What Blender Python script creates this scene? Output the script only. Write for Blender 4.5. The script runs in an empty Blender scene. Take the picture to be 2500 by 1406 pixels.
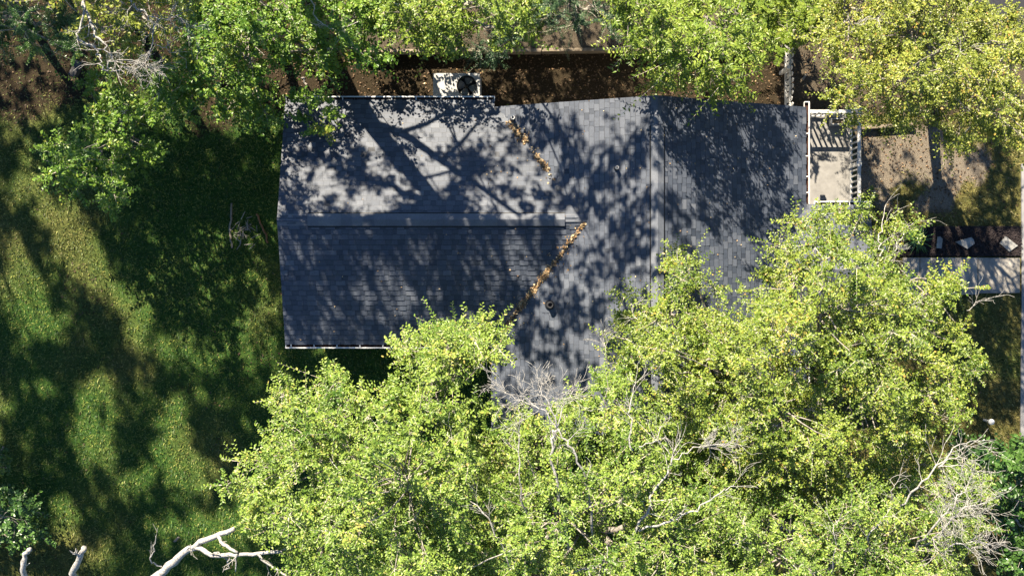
import bpy, math, random
import numpy as np
from mathutils import Vector

# ------------------------------------------------------------------ camera
H = 34.3            # camera height above the ground (m)
F = 2800.0          # focal length in photo pixels (photo 2500 x 1406)
CX, CY = 1250.0, 703.0
scene = bpy.context.scene
col = scene.collection
cam_d = bpy.data.cameras.new('camera')
cam_d.sensor_width = 36.0
cam_d.lens = 36.0 * F / 2500.0
cam_d.clip_start = 0.5
cam_d.clip_end = 2000.0
cam = bpy.data.objects.new('camera', cam_d)
cam.location = (0, 0, H)
cam.rotation_euler = (0, 0, 0)
col.objects.link(cam)
scene.camera = cam

# ------------------------------------------------------------------ sky, sun, exposure
SUN_EL = math.radians(40.0)
SAZ = np.array([-0.40, 0.9165])                      # horizontal direction towards the sun
L = np.array([SAZ[0]*math.cos(SUN_EL), SAZ[1]*math.cos(SUN_EL), math.sin(SUN_EL)])
world = bpy.data.worlds.new('World')
scene.world = world
world.use_nodes = True
wn = world.node_tree
for n in list(wn.nodes): wn.nodes.remove(n)
sky = wn.nodes.new('ShaderNodeTexSky'); sky.sky_type = 'NISHITA'; sky.sun_disc = False
sky.sun_elevation = SUN_EL
sky.sun_rotation = math.atan2(SAZ[0], SAZ[1])
sky.air_density = 1.0; sky.dust_density = 0.2; sky.ozone_density = 6.0
bg = wn.nodes.new('ShaderNodeBackground'); bg.inputs['Strength'].default_value = 0.05
wo = wn.nodes.new('ShaderNodeOutputWorld')
wn.links.new(sky.outputs[0], bg.inputs[0]); wn.links.new(bg.outputs[0], wo.inputs[0])
sun_d = bpy.data.lights.new('sun', 'SUN')
sun_d.energy = 5.0; sun_d.angle = math.radians(0.5); sun_d.color = (1.0, 0.88, 0.69)
sun = bpy.data.objects.new('sun', sun_d)
sun.rotation_euler = Vector(L).to_track_quat('Z', 'Y').to_euler()
sun.location = (-20, 40, 50)
col.objects.link(sun)
scene.view_settings.view_transform = 'Standard'
scene.view_settings.look = 'None'
scene.view_settings.gamma = 1.0
scene.view_settings.use_curve_mapping = False
scene.view_settings.exposure = 1.9
scene.cycles.max_bounces = 6
scene.cycles.diffuse_bounces = 3
scene.cycles.glossy_bounces = 2
scene.cycles.transmission_bounces = 4

RNG = np.random.default_rng(7)
R_ = random.Random(11)

# ------------------------------------------------------------------ helpers
def P(px, py, z=0.0):
    s = (H - z) / F
    return np.array([(px - CX) * s, (CY - py) * s, z])

def tag(o, label=None, cat=None, group=None, kind=None):
    if label: o['label'] = label
    if cat: o['category'] = cat
    if group: o['group'] = group
    if kind: o['kind'] = kind
    return o

def empty(name, loc=(0, 0, 0)):
    o = bpy.data.objects.new(name, None)
    o.location = loc
    o.empty_display_size = 0.2
    col.objects.link(o)
    return o

def link(name, me, mat, parent=None):
    if mat is not None: me.materials.append(mat)
    o = bpy.data.objects.new(name, me)
    col.objects.link(o)
    if parent is not None:
        o.parent = parent
        o.matrix_parent_inverse = parent_inv(parent)
    return o

def parent_inv(p):
    from mathutils import Matrix
    return Matrix.Translation(p.location).inverted()

def np_mesh(name, V, faces, tone=None, smooth=False, attrs=None):
    """faces: list of int arrays (M,k)"""
    me = bpy.data.meshes.new(name)
    V = np.asarray(V, dtype=np.float32)
    me.vertices.add(len(V)); me.vertices.foreach_set('co', V.ravel())
    if not isinstance(faces, list): faces = [faces]
    faces = [np.asarray(f, dtype=np.int32) for f in faces if len(f)]
    nl = sum(f.size for f in faces); npoly = sum(len(f) for f in faces)
    me.loops.add(nl); me.polygons.add(npoly)
    me.loops.foreach_set('vertex_index', np.concatenate([f.ravel() for f in faces]))
    sizes = np.concatenate([np.full(len(f), f.shape[1], dtype=np.int32) for f in faces])
    starts = np.concatenate([[0], np.cumsum(sizes)[:-1]]).astype(np.int32)
    me.polygons.foreach_set('loop_start', starts)
    me.polygons.foreach_set('use_smooth', np.full(npoly, bool(smooth)))
    if tone is not None:
        a = me.attributes.new('tone', 'FLOAT', 'POINT')
        a.data.foreach_set('value', np.asarray(tone, dtype=np.float32))
    for k, v in (attrs or {}).items():
        a = me.attributes.new(k, 'FLOAT', 'POINT')
        a.data.foreach_set('value', np.asarray(v, dtype=np.float32))
    me.update(calc_edges=True)
    return me

class Acc:
    """collects polygons of one mesh"""
    def __init__(s): s.v = []; s.q = []; s.t = []; s.n = []; s.c = 0; s.tone = []
    def add(s, V, quads=None, tris=None, tone=None):
        V = np.asarray(V, dtype=float)
        s.v.append(V)
        if quads is not None and len(quads): s.q.append(np.asarray(quads) + s.c)
        if tris is not None and len(tris): s.t.append(np.asarray(tris) + s.c)
        s.tone.append(np.broadcast_to(np.asarray(0.5 if tone is None else tone, dtype=float), (len(V),)))
        s.c += len(V)
    def box(s, lo, hi, tone=None):
        x0, y0, z0 = lo; x1, y1, z1 = hi
        V = [(x0,y0,z0),(x1,y0,z0),(x1,y1,z0),(x0,y1,z0),(x0,y0,z1),(x1,y0,z1),(x1,y1,z1),(x0,y1,z1)]
        s.add(V, [(0,3,2,1),(4,5,6,7),(0,1,5,4),(1,2,6,5),(2,3,7,6),(3,0,4,7)], tone=tone)
    def obox(s, c, ax, half, tone=None):
        """oriented box: centre, 3 axes, 3 half sizes"""
        c = np.asarray(c, float); A = [np.asarray(a, float)*h for a, h in zip(ax, half)]
        V = []
        for dz in (-1, 1):
            for dx, dy in ((-1,-1),(1,-1),(1,1),(-1,1)):
                V.append(c + A[0]*dx + A[1]*dy + A[2]*dz)
        s.add(V, [(0,3,2,1),(4,5,6,7),(0,1,5,4),(1,2,6,5),(2,3,7,6),(3,0,4,7)], tone=tone)
    def prism(s, poly, z0, z1, tone=None):
        n = len(poly)
        z0 = np.broadcast_to(z0, (n,)); z1 = np.broadcast_to(z1, (n,))
        V = [(p[0], p[1], z) for p, z in zip(poly, z0)] + [(p[0], p[1], z) for p, z in zip(poly, z1)]
        q = [(i, (i+1) % n, n+(i+1) % n, n+i) for i in range(n)]
        t = []
        for i in range(1, n-1):
            t.append((0, i+1, i)); t.append((n, n+i, n+i+1))
        s.add(V, q, t, tone=tone)
    def tube(s, pts, rad, seg=6, cap=True, tone=None):
        pts = np.asarray(pts, float); n = len(pts)
        rad = np.broadcast_to(np.asarray(rad, float), (n,))
        T = np.gradient(pts, axis=0)
        T /= np.linalg.norm(T, axis=1, keepdims=True) + 1e-9
        ref = np.array([0.0, 0, 1.0]) if abs(T[:, 2]).mean() < 0.8 else np.array([1.0, 0, 0])
        A = np.cross(T, ref); A /= np.linalg.norm(A, axis=1, keepdims=True) + 1e-9
        B = np.cross(T, A)
        ang = np.arange(seg) * 2*math.pi/seg
        V = pts[:, None, :] + rad[:, None, None]*(A[:, None, :]*np.cos(ang)[None, :, None] + B[:, None, :]*np.sin(ang)[None, :, None])
        V = V.reshape(-1, 3)
        i = np.arange(n-1)[:, None]*seg; j = np.arange(seg)[None, :]; k = (j+1) % seg
        q = np.stack([i+j, i+k, i+seg+k, i+seg+j], axis=-1).reshape(-1, 4)
        tr = []
        if cap:
            V = np.vstack([V, pts[:1], pts[-1:]])
            a, b = n*seg, n*seg+1
            for jj in range(seg):
                kk = (jj+1) % seg
                tr.append((a, kk, jj)); tr.append((b, (n-1)*seg+jj, (n-1)*seg+kk))
        s.add(V, q, tr, tone=tone)
    def lathe(s, c, prof, seg=24, tone=None):
        """profile of (radius, z) about the vertical through c"""
        c = np.asarray(c, float)
        ang = np.arange(seg)*2*math.pi/seg
        V = []
        for r, z in prof:
            for a in ang: V.append((c[0]+r*math.cos(a), c[1]+r*math.sin(a), c[2]+z))
        q = []
        for i in range(len(prof)-1):
            for j in range(seg):
                k = (j+1) % seg
                q.append((i*seg+j, i*seg+k, (i+1)*seg+k, (i+1)*seg+j))
        s.add(V, q, tone=tone)
    def mesh(s, name, smooth=False):
        f = []
        if s.q: f.append(np.concatenate(s.q))
        if s.t: f.append(np.concatenate(s.t))
        return np_mesh(name, np.concatenate(s.v), f, tone=np.concatenate(s.tone), smooth=smooth)
    def obj(s, name, mat, parent=None, smooth=False):
        return link(name, s.mesh(name, smooth), mat, parent)

# ------------------------------------------------------------------ materials
def M(name):
    m = bpy.data.materials.new(name); m.use_nodes = True
    nt = m.node_tree
    b = nt.nodes['Principled BSDF']
    return m, nt, b

def noise(nt, scale, detail=4, rough=0.6, vec=None):
    n = nt.nodes.new('ShaderNodeTexNoise')
    n.inputs['Scale'].default_value = scale; n.inputs['Detail'].default_value = detail
    n.inputs['Roughness'].default_value = rough
    if vec is None:
        g = nt.nodes.new('ShaderNodeNewGeometry'); vec = g.outputs['Position']
    nt.links.new(vec, n.inputs['Vector'])
    return n

def ramp(nt, fac, stops):
    r = nt.nodes.new('ShaderNodeValToRGB')
    e = r.color_ramp.elements
    while len(e) < len(stops): e.new(0.5)
    for i, (p, c) in enumerate(stops):
        e[i].position = p; e[i].color = (*c, 1)
    nt.links.new(fac, r.inputs[0])
    return r

def mixc(nt, fac, a, b, mode='MIX'):
    n = nt.nodes.new('ShaderNodeMix'); n.data_type = 'RGBA'; n.blend_type = mode
    for sock, v in ((n.inputs[0], fac), (n.inputs[6], a), (n.inputs[7], b)):
        if hasattr(v, 'links'): nt.links.new(v, sock)
        elif isinstance(v, (int, float)): sock.default_value = v
        else: sock.default_value = (*v, 1)
    return n.outputs[2]

def math_(nt, op, a, b=None):
    n = nt.nodes.new('ShaderNodeMath'); n.operation = op
    for i, v in enumerate((a, b)):
        if v is None: continue
        if hasattr(v, 'links'): nt.links.new(v, n.inputs[i])
        else: n.inputs[i].default_value = v
    return n.outputs[0]

def attr(nt, name='tone'):
    a = nt.nodes.new('ShaderNodeAttribute'); a.attribute_name = name
    return a.outputs['Fac']

def bump(nt, b, height, dist=0.01, strength=0.6):
    n = nt.nodes.new('ShaderNodeBump')
    n.inputs['Distance'].default_value = dist; n.inputs['Strength'].default_value = strength
    nt.links.new(height, n.inputs['Height']); nt.links.new(n.outputs[0], b.inputs['Normal'])

def surf(name, c1, c2, scale=6, rough=0.8, bump_d=0.0, bscale=60, use_tone=0.0, spec=0.3, metal=0.0):
    m, nt, b = M(name)
    n = noise(nt, scale, 6)
    r = ramp(nt, n.outputs['Fac'], [(0.3, c1), (0.7, c2)])
    out = r.outputs[0]
    if use_tone:
        k = math_(nt, 'ADD', math_(nt, 'MULTIPLY', attr(nt), use_tone), 1 - use_tone*0.5)
        out = mixc(nt, 1.0, out, k, 'MULTIPLY')
    nt.links.new(out, b.inputs['Base Color'])
    b.inputs['Roughness'].default_value = rough
    b.inputs['Specular IOR Level'].default_value = spec
    b.inputs['Metallic'].default_value = metal
    if bump_d:
        bump(nt, b, noise(nt, bscale, 3).outputs['Fac'], bump_d)
    return m

def mat_shingle():
    m, nt, b = M('asphalt_shingle')
    big = noise(nt, 0.7, 4)
    fine = noise(nt, 220, 2)
    mid = noise(nt, 14, 4)
    t = attr(nt)
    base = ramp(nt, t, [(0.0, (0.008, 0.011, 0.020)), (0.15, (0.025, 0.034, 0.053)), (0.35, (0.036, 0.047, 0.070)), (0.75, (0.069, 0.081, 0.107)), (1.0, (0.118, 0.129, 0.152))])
    g = ramp(nt, fine.outputs['Fac'], [(0.25, (0.55, 0.56, 0.6)), (0.75, (1.4, 1.38, 1.34))])
    c = mixc(nt, 1.0, base.outputs[0], g.outputs[0], 'MULTIPLY')
    g2 = ramp(nt, big.outputs['Fac'], [(0.3, (0.78, 0.80, 0.84)), (0.7, (1.16, 1.14, 1.10))])
    c = mixc(nt, 1.0, c, g2.outputs[0], 'MULTIPLY')
    g3 = ramp(nt, mid.outputs['Fac'], [(0.3, (0.88, 0.88, 0.88)), (0.7, (1.1, 1.1, 1.1))])
    c = mixc(nt, 1.0, c, g3.outputs[0], 'MULTIPLY')
    nt.links.new(c, b.inputs['Base Color'])
    b.inputs['Roughness'].default_value = 0.62
    b.inputs['Specular IOR Level'].default_value = 0.62
    bump(nt, b, fine.outputs['Fac'], 0.003, 0.4)
    return m

def mat_leaf(name, dark, light, tip=None, trans=0.25, rough=0.42):
    m, nt, b = M(name)
    t = attr(nt)
    n = noise(nt, 0.9, 3)
    f = math_(nt, 'ADD', math_(nt, 'MULTIPLY', t, 0.75), math_(nt, 'MULTIPLY', math_(nt, 'SUBTRACT', n.outputs['Fac'], 0.3), 0.6))
    stops = [(0.05, dark), (0.8, light)]
    if tip: stops.append((0.985, tip))
    r = ramp(nt, f, stops)
    nt.links.new(r.outputs[0], b.inputs['Base Color'])
    b.inputs['Roughness'].default_value = rough
    b.inputs['Specular IOR Level'].default_value = 0.5
    tr = nt.nodes.new('ShaderNodeBsdfTranslucent')
    tc = mixc(nt, 1.0, r.outputs[0], (1.25, 1.2, 0.55), 'MULTIPLY')
    nt.links.new(tc, tr.inputs['Color'])
    mx = nt.nodes.new('ShaderNodeMixShader'); mx.inputs[0].default_value = trans
    nt.links.new(b.outputs[0], mx.inputs[1]); nt.links.new(tr.outputs[0], mx.inputs[2])
    nt.links.new(mx.outputs[0], nt.nodes['Material Output'].inputs['Surface'])
    return m

def mat_ground():
    m, nt, b = M('yard_ground')
    gr = attr(nt, 'grass'); dry = attr(nt, 'dry'); pale = attr(nt, 'pale')
    n1 = noise(nt, 9, 8, 0.7); n2 = noise(nt, 45, 5, 0.7); n3 = noise(nt, 1.3, 5)
    soil = ramp(nt, n2.outputs['Fac'], [(0.25, (0.011, 0.0085, 0.0055)), (0.5, (0.030, 0.0225, 0.0135)), (0.72, (0.080, 0.061, 0.036))])
    sand = ramp(nt, n2.outputs['Fac'], [(0.28, (0.05, 0.038, 0.026)), (0.48, (0.15, 0.125, 0.095)), (0.7, (0.33, 0.285, 0.225))])
    green = ramp(nt, n1.outputs['Fac'], [(0.25, (0.010, 0.038, 0.008)), (0.5, (0.028, 0.074, 0.014)), (0.75, (0.08, 0.13, 0.022))])
    tan = ramp(nt, n1.outputs['Fac'], [(0.25, (0.055, 0.043, 0.014)), (0.5, (0.12, 0.10, 0.035)), (0.75, (0.22, 0.18, 0.07))])
    e = mixc(nt, pale, soil.outputs[0], sand.outputs[0])
    g = mixc(nt, dry, green.outputs[0], tan.outputs[0])
    edge = math_(nt, 'ADD', gr, math_(nt, 'MULTIPLY', math_(nt, 'SUBTRACT', n1.outputs['Fac'], 0.5), 1.2))
    k = ramp(nt, edge, [(0.35, (0, 0, 0)), (0.65, (1, 1, 1))])
    c = mixc(nt, k.outputs[0], e, g)
    nt.links.new(c, b.inputs['Base Color'])
    b.inputs['Roughness'].default_value = 0.95
    b.inputs['Specular IOR Level'].default_value = 0.1
    bump(nt, b, n2.outputs['Fac'], 0.04, 0.8)
    return m

def mat_blade():
    m, nt, b = M('grass_blade')
    t = attr(nt); d = attr(nt, 'dry')
    g = ramp(nt, t, [(0.0, (0.014, 0.055, 0.012)), (0.5, (0.058, 0.132, 0.024)), (1.0, (0.26, 0.29, 0.05))])
    y = ramp(nt, t, [(0.0, (0.07, 0.06, 0.018)), (0.6, (0.17, 0.145, 0.045)), (1.0, (0.32, 0.27, 0.11))])
    c = mixc(nt, d, g.outputs[0], y.outputs[0])
    nt.links.new(c, b.inputs['Base Color'])
    b.inputs['Roughness'].default_value = 0.6
    tr = nt.nodes.new('ShaderNodeBsdfTranslucent'); nt.links.new(c, tr.inputs['Color'])
    mx = nt.nodes.new('ShaderNodeMixShader'); mx.inputs[0].default_value = 0.3
    nt.links.new(b.outputs[0], mx.inputs[1]); nt.links.new(tr.outputs[0], mx.inputs[2])
    nt.links.new(mx.outputs[0], nt.nodes['Material Output'].inputs['Surface'])
    return m

MT = {
    'shingle': mat_shingle(),
    'felt': surf('roof_felt', (0.012, 0.012, 0.014), (0.02, 0.02, 0.022), 8, 0.9),
    'white': surf('white_painted_metal', (0.50, 0.50, 0.50), (0.68, 0.68, 0.67), 5, 0.4, use_tone=0.1),
    'rail': surf('white_painted_wood', (0.34, 0.335, 0.32), (0.58, 0.57, 0.55), 7, 0.55, 0.002, 40),
    'gutter_in': surf('gutter_debris', (0.02, 0.009, 0.007), (0.075, 0.035, 0.025), 18, 0.9, 0.01, 50),
    'wall': surf('wall_paint', (0.42, 0.40, 0.36), (0.52, 0.50, 0.46), 2, 0.8),
    'concrete': surf('porch_concrete', (0.15, 0.145, 0.138), (0.25, 0.242, 0.232), 3, 0.85, 0.002, 90),
    'slab': surf('path_concrete', (0.17, 0.158, 0.138), (0.36, 0.335, 0.295), 3.4, 0.9, 0.003, 70, use_tone=0.35),
    'walk': surf('sidewalk_concrete', (0.17, 0.17, 0.18), (0.26, 0.255, 0.25), 3, 0.9, 0.002, 80),
    'stone': surf('flagstone', (0.15, 0.15, 0.145), (0.31, 0.305, 0.285), 5, 0.85, 0.006, 30),
    'mulch': surf('dark_mulch', (0.007, 0.005, 0.006), (0.035, 0.026, 0.026), 30, 0.95, 0.03, 45),
    'asphalt': surf('street_asphalt', (0.018, 0.019, 0.024), (0.034, 0.035, 0.042), 12, 0.9, 0.004, 120),
    'timber': surf('weathered_timber', (0.11, 0.085, 0.058), (0.26, 0.215, 0.16), 4, 0.9, 0.01, 25, use_tone=0.5),
    'bark': surf('grey_bark', (0.11, 0.095, 0.08), (0.36, 0.33, 0.29), 9, 0.9, 0.015, 30),
    'palebark': surf('pale_dead_bark', (0.11, 0.10, 0.09), (0.52, 0.505, 0.475), 22, 0.85, 0.02, 45),
    'twig': surf('pale_twig', (0.30, 0.26, 0.20), (0.55, 0.50, 0.42), 12, 0.85),
    'stick': surf('fallen_stick', (0.13, 0.11, 0.085), (0.30, 0.26, 0.20), 10, 0.9, use_tone=0.4),
    'oldwood': surf('grey_old_timber', (0.03, 0.029, 0.03), (0.085, 0.08, 0.078), 9, 0.9),
    'rust': surf('brown_stick', (0.16, 0.075, 0.035), (0.30, 0.15, 0.07), 10, 0.9),
    'dryleaf': None,
    'acpanel': surf('galvanised_panel', (0.27, 0.275, 0.28), (0.40, 0.40, 0.40), 5, 0.38, metal=0.0),
    'acdark': surf('fan_black', (0.008, 0.008, 0.009), (0.016, 0.016, 0.018), 10, 0.5),
    'acblade': surf('fan_blade_grey', (0.24, 0.24, 0.23), (0.36, 0.36, 0.33), 10, 0.45),
    'pipe': surf('vent_pipe_dark', (0.02, 0.02, 0.022), (0.04, 0.04, 0.042), 12, 0.5),
    'pipegrey': surf('vent_pipe_grey', (0.38, 0.38, 0.38), (0.5, 0.5, 0.5), 12, 0.5),
    'ground': mat_ground(),
    'blade': mat_blade(),
}
def mat_dryleaf():
    m, nt, b = M('dry_leaf')
    t = attr(nt)
    r = ramp(nt, t, [(0.0, (0.035, 0.021, 0.011)), (0.35, (0.13, 0.075, 0.034)), (0.7, (0.30, 0.185, 0.085)), (1.0, (0.50, 0.40, 0.24))])
    nt.links.new(r.outputs[0], b.inputs['Base Color'])
    b.inputs['Roughness'].default_value = 0.75
    return m
MT['dryleaf'] = mat_dryleaf()
LEAF = {
    'yellow': mat_leaf('leaf_yellow_green', (0.056, 0.116, 0.012), (0.275, 0.344, 0.050), (0.413, 0.284, 0.069)),
    'lime': mat_leaf('leaf_lime', (0.056, 0.129, 0.015), (0.275, 0.370, 0.065), (0.413, 0.344, 0.103)),
    'gold': mat_leaf('leaf_gold_green', (0.086, 0.129, 0.014), (0.310, 0.344, 0.056), (0.447, 0.275, 0.069)),
    'green': mat_leaf('leaf_mid_green', (0.047, 0.125, 0.012), (0.172, 0.275, 0.030), (0.310, 0.292, 0.052)),
    'deep': mat_leaf('leaf_deep_green', (0.017, 0.056, 0.014), (0.086, 0.172, 0.034), None, 0.25, 0.32),
    'cedar': mat_leaf('leaf_blue_green', (0.015, 0.050, 0.024), (0.073, 0.138, 0.056), (0.155, 0.181, 0.069), 0.25),
    'fresh': mat_leaf('leaf_fresh_green', (0.073, 0.142, 0.015), (0.241, 0.318, 0.043), (0.361, 0.361, 0.086)),
}

# ------------------------------------------------------------------ smooth value noise in numpy
class VN:
    def __init__(s, seed, n=64):
        r = np.random.default_rng(seed); s.g = r.random((n, n)); s.n = n
    def __call__(s, x, y):
        x = np.asarray(x, float); y = np.asarray(y, float)
        xi = np.floor(x).astype(int); yi = np.floor(y).astype(int)
        fx = x - xi; fy = y - yi
        fx = fx*fx*(3-2*fx); fy = fy*fy*(3-2*fy)
        n = s.n; a = s.g[xi % n, yi % n]; b = s.g[(xi+1) % n, yi % n]
        c = s.g[xi % n, (yi+1) % n]; d = s.g[(xi+1) % n, (yi+1) % n]
        return (a*(1-fx)+b*fx)*(1-fy) + (c*(1-fx)+d*fx)*fy
VA, VB, VC = VN(1), VN(2), VN(3)
def fbm(x, y, v=VA):
    return (v(x, y) + 0.5*v(x*2.1+7, y*2.1+3) + 0.25*v(x*4.3+1, y*4.3+9))/1.75
def sst(a, b, x):
    t = np.clip((x-a)/(b-a), 0, 1); return t*t*(3-2*t)

# ------------------------------------------------------------------ the ground
def ground_fields(X, Y):
    """grass, dry, pale from the place in the yard (px of the ground plane as coordinates)"""
    px = X*F/H + CX; py = CY - Y*F/H
    w = (fbm(X*0.45, Y*0.45) - 0.5)*260
    w2 = (fbm(X*1.3, Y*1.3, VB) - 0.5)
    g = np.ones_like(px)
    # bare, leaf strewn ground along the north side and under the trees in the north west
    north = sst(330, 250, py + w*0.25)*sst(480, 640, px + w)
    nw = sst(430, 200, py + w*0.9 + px*0.08)*sst(760, 640, px)
    g *= 1 - np.maximum(north, nw*0.85)
    # east strip: trodden earth in front of the porch
    east = sst(2060, 2110, px)*sst(545, 500, py - w*0.05)*sst(280, 330, py)
    patch = sst(0.50, 0.70, fbm(X*0.8+3, Y*0.8, VC) + sst(2320, 2460, px)*0.22)
    g = np.where(east > 0.01, g*(1-east) + east*patch*0.75, g)
    # brown bald patches in the west lawn
    bald = sst(0.66, 0.80, fbm(X*0.55+11, Y*0.55+4, VC))*sst(720, 640, px)
    g *= 1 - 0.4*bald
    dry = 0.05 + 0.50*sst(0.55, 1.0, fbm(X*0.35+5, Y*0.35+8, VB) + w2*0.35 + sst(420, 60, px)*0.30)
    dry = np.where(px > 1900, 0.80 + 0.3*w2, dry)
    dry = np.where((px > 2300) & (py > 720) & (py < 930), 0.6 + 0.8*w2, dry)
    pale = east*0.95 + sst(1880, 1960, px)*sst(300, 220, py)*0.35
    return np.clip(g, 0, 1), np.clip(dry, 0, 1), np.clip(pale, 0, 1)

def relief(X, Y):
    return (fbm(X*0.5+2, Y*0.5+6, VC)-0.5)*0.10*np.clip((np.hypot(X, Y)-0)/4, 0, 1)

def build_ground():
    xs = np.concatenate([[-400, -120, -50, -28], np.arange(-20, 20.01, 0.16), [28, 50, 120, 400]])
    ys = np.concatenate([[-400, -120, -50, -28], np.arange(-14, 14.01, 0.16), [28, 50, 120, 400]])
    X, Y = np.meshgrid(xs, ys, indexing='ij')
    Z = relief(X, Y)
    Z -= 0.05
    Z = np.where(X > 8.6, -0.02, Z)
    g, d, p = ground_fields(X, Y)
    nx, ny = X.shape
    V = np.stack([X, Y, Z], -1).reshape(-1, 3)
    i, j = np.meshgrid(np.arange(nx-1), np.arange(ny-1), indexing='ij')
    a = (i*ny+j).ravel()
    q = np.stack([a, a+ny, a+ny+1, a+1], -1)
    me = np_mesh('ground', V, q, attrs={'grass': g.ravel(), 'dry': d.ravel(), 'pale': p.ravel()}, smooth=True)
    o = link('ground', me, MT['ground'])
    tag(o, 'yard ground of grass, bare brown soil and trodden earth', 'ground', kind='structure')
build_ground()

def gz(x, y):
    z = relief(np.asarray(x, float), np.asarray(y, float)) - 0.05
    return np.where(np.asarray(x) > 8.6, -0.02, z)

def footprint(X, Y):
    """True where the house, porch, paths stand"""
    px = X*F/H + CX; py = CY - Y*F/H
    h = ((px > 770) & (px < 1880) & (py > 320) & (py < 820)) | ((px > 1240) & (px < 1890) & (py > 310) & (py < 960))
    h |= (px > 1870) & (px < 2085) & (py > 280) & (py < 760)
    h |= (px > 2120) & (py > 553) & (py < 722)
    h |= (px > 2490)
    h |= (px > 2380) & (py < 150)
    return h

def build_grass():
    n = 520000
    X = RNG.uniform(-17.5, 17, n); Y = RNG.uniform(-9.6, 9.4, n)
    g, d, p = ground_fields(X, Y)
    dens = 0.25 + 0.75*fbm(X*2.3, Y*2.3, VB)
    keep = (RNG.random(n) < g*dens) & ~footprint(X, Y)
    X, Y, d = X[keep], Y[keep], d[keep]
    n = len(X)
    Z = gz(X, Y)
    a = RNG.uniform(0, 2*math.pi, n)
    ln = RNG.uniform(0.06, 0.15, n); wd = RNG.uniform(0.010, 0.022, n)
    lean = RNG.uniform(0.35, 1.0, n)
    dx, dy = np.cos(a), np.sin(a)
    base = np.stack([X, Y, Z-0.01], -1)
    side = np.stack([-dy, dx, np.zeros(n)], -1)*wd[:, None]
    tip = base + np.stack([dx*ln*lean, dy*ln*lean, ln*np.sqrt(np.maximum(0.06, 1-lean**2))], -1)
    V = np.stack([base-side, base+side, tip], 1).reshape(-1, 3)
    t = np.arange(n)[:, None]*3 + np.array([0, 1, 2])
    tone = np.clip(RNG.normal(0.5, 0.3, n) + 0.35*(fbm(X*0.9, Y*0.9, VC)-0.5), 0, 1)
    dd = np.clip(d + RNG.normal(0, 0.18, n), 0, 1)
    me = np_mesh('grass', V, t, tone=np.repeat(tone, 3), attrs={'dry': np.repeat(dd, 3)})
    o = link('grass', me, MT['blade'])
    tag(o, 'short patchy lawn grass, green in the west and straw coloured in the east', 'grass', kind='stuff')
build_grass()

# generic flat leaf scatter (dry leaves lying about)
def dry_scatter(name, C, size, label, cat='leaves', mat='dryleaf', tone=None, tilt=0.45, parent=None, up=None):
    n = len(C)
    a = RNG.uniform(0, 2*math.pi, n)
    ln = RNG.uniform(size*0.6, size*1.3, n); wd = ln*RNG.uniform(0.28, 0.5, n)
    N = RNG.normal(0, tilt, (n, 3)); N[:, 2] += 1.0
    if up is not None: N += up
    N /= np.linalg.norm(N, axis=1, keepdims=True)
    D = np.stack([np.cos(a), np.sin(a), np.zeros(n)], -1)
    D -= N*(D*N).sum(1, keepdims=True); D /= np.linalg.norm(D, axis=1, keepdims=True)
    S = np.cross(N, D)
    curl = RNG.uniform(0.1, 0.35, n)[:, None]*ln[:, None]
    b = C - D*ln[:, None]*0.5; tip = C + D*ln[:, None]*0.5 + N*curl*0.5
    l = C + S*wd[:, None] + N*curl*0.4; r = C - S*wd[:, None] + N*curl*0.4
    V = np.stack([b, r, tip, l], 1).reshape(-1, 3)
    k = np.arange(n)[:, None]*4
    t = np.concatenate([k+np.array([0, 1, 2]), k+np.array([0, 2, 3])])
    if tone is None: tone = np.clip(RNG.normal(0.5, 0.25, n), 0, 1)
    me = np_mesh(name, V, t, tone=np.repeat(tone, 4))
    o = link(name, me, MT[mat], parent)
    if parent is None: tag(o, label, cat, kind='stuff')
    return o

def litter():
    n = 60000
    X = RNG.uniform(-15.5, 15.2, n); Y = RNG.uniform(-8.8, 9.0, n)
    g, d, p = ground_fields(X, Y)
    px = X*F/H + CX
    keep = (RNG.random(n) < np.where(px > 620, (1-g)*0.95 + 0.02, (1-g)*0.35 + 0.012)) & ~footprint(X, Y)
    X, Y = X[keep], Y[keep]
    C = np.stack([X, Y, gz(X, Y)+0.02], -1)
    t_ = np.clip(RNG.gamma(1.4, 0.15, len(C))*np.where(X < -7, 0.5, 1.0), 0, 1)
    dry_scatter('leaf_litter', C, 0.06, 'brown leaf litter strewn over the bare soil and lawn', tone=t_)
litter()

# ------------------------------------------------------------------ roads, paths, beds on the east side
def slab(name, poly_px, z0, z1, mat, parent=None, tone=None):
    a = Acc(); a.prism([P(x, y, z1)[:2] for x, y in poly_px], z0, z1, tone=tone)
    return a.obj(name, MT[mat], parent)

o = slab('driveway', [(2560, -200), (2560, 150), (2440, 150), (2380, 40), (2380, -200)], -0.06, 0.012, 'asphalt')
tag(o, 'dark asphalt in the upper corner behind the golden tree', 'driveway', kind='structure')
o = slab('sidewalk', [(2640, 1500), (2493, 1500), (2492, 980), (2495, 720), (2494, 400), (2640, 400)], -0.06, 0.03, 'walk')
tag(o, 'pale concrete sidewalk along the edge of the front yard', 'sidewalk', kind='structure')
path = empty('path', tuple(P(2300, 675, 0)))
tag(path, 'concrete walkway of square slabs leading from porch to sidewalk', 'path', kind='structure')
for i, (x0, x1) in enumerate(((2205, 2245), (2247, 2287), (2289, 2386.5), (2388.5, 2490))):
    dy = (0, 1, 0, 2)[i]
    slab('slab', [(x0, 719-dy*1.5), (x1, 719-dy*2), (x1, 629+dy*0.5), (x0, 629)], -0.06, (0.045, 0.04, 0.05, 0.03)[i], 'slab', path, tone=(0.6, 0.55, 0.65, 0.15)[i])
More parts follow.
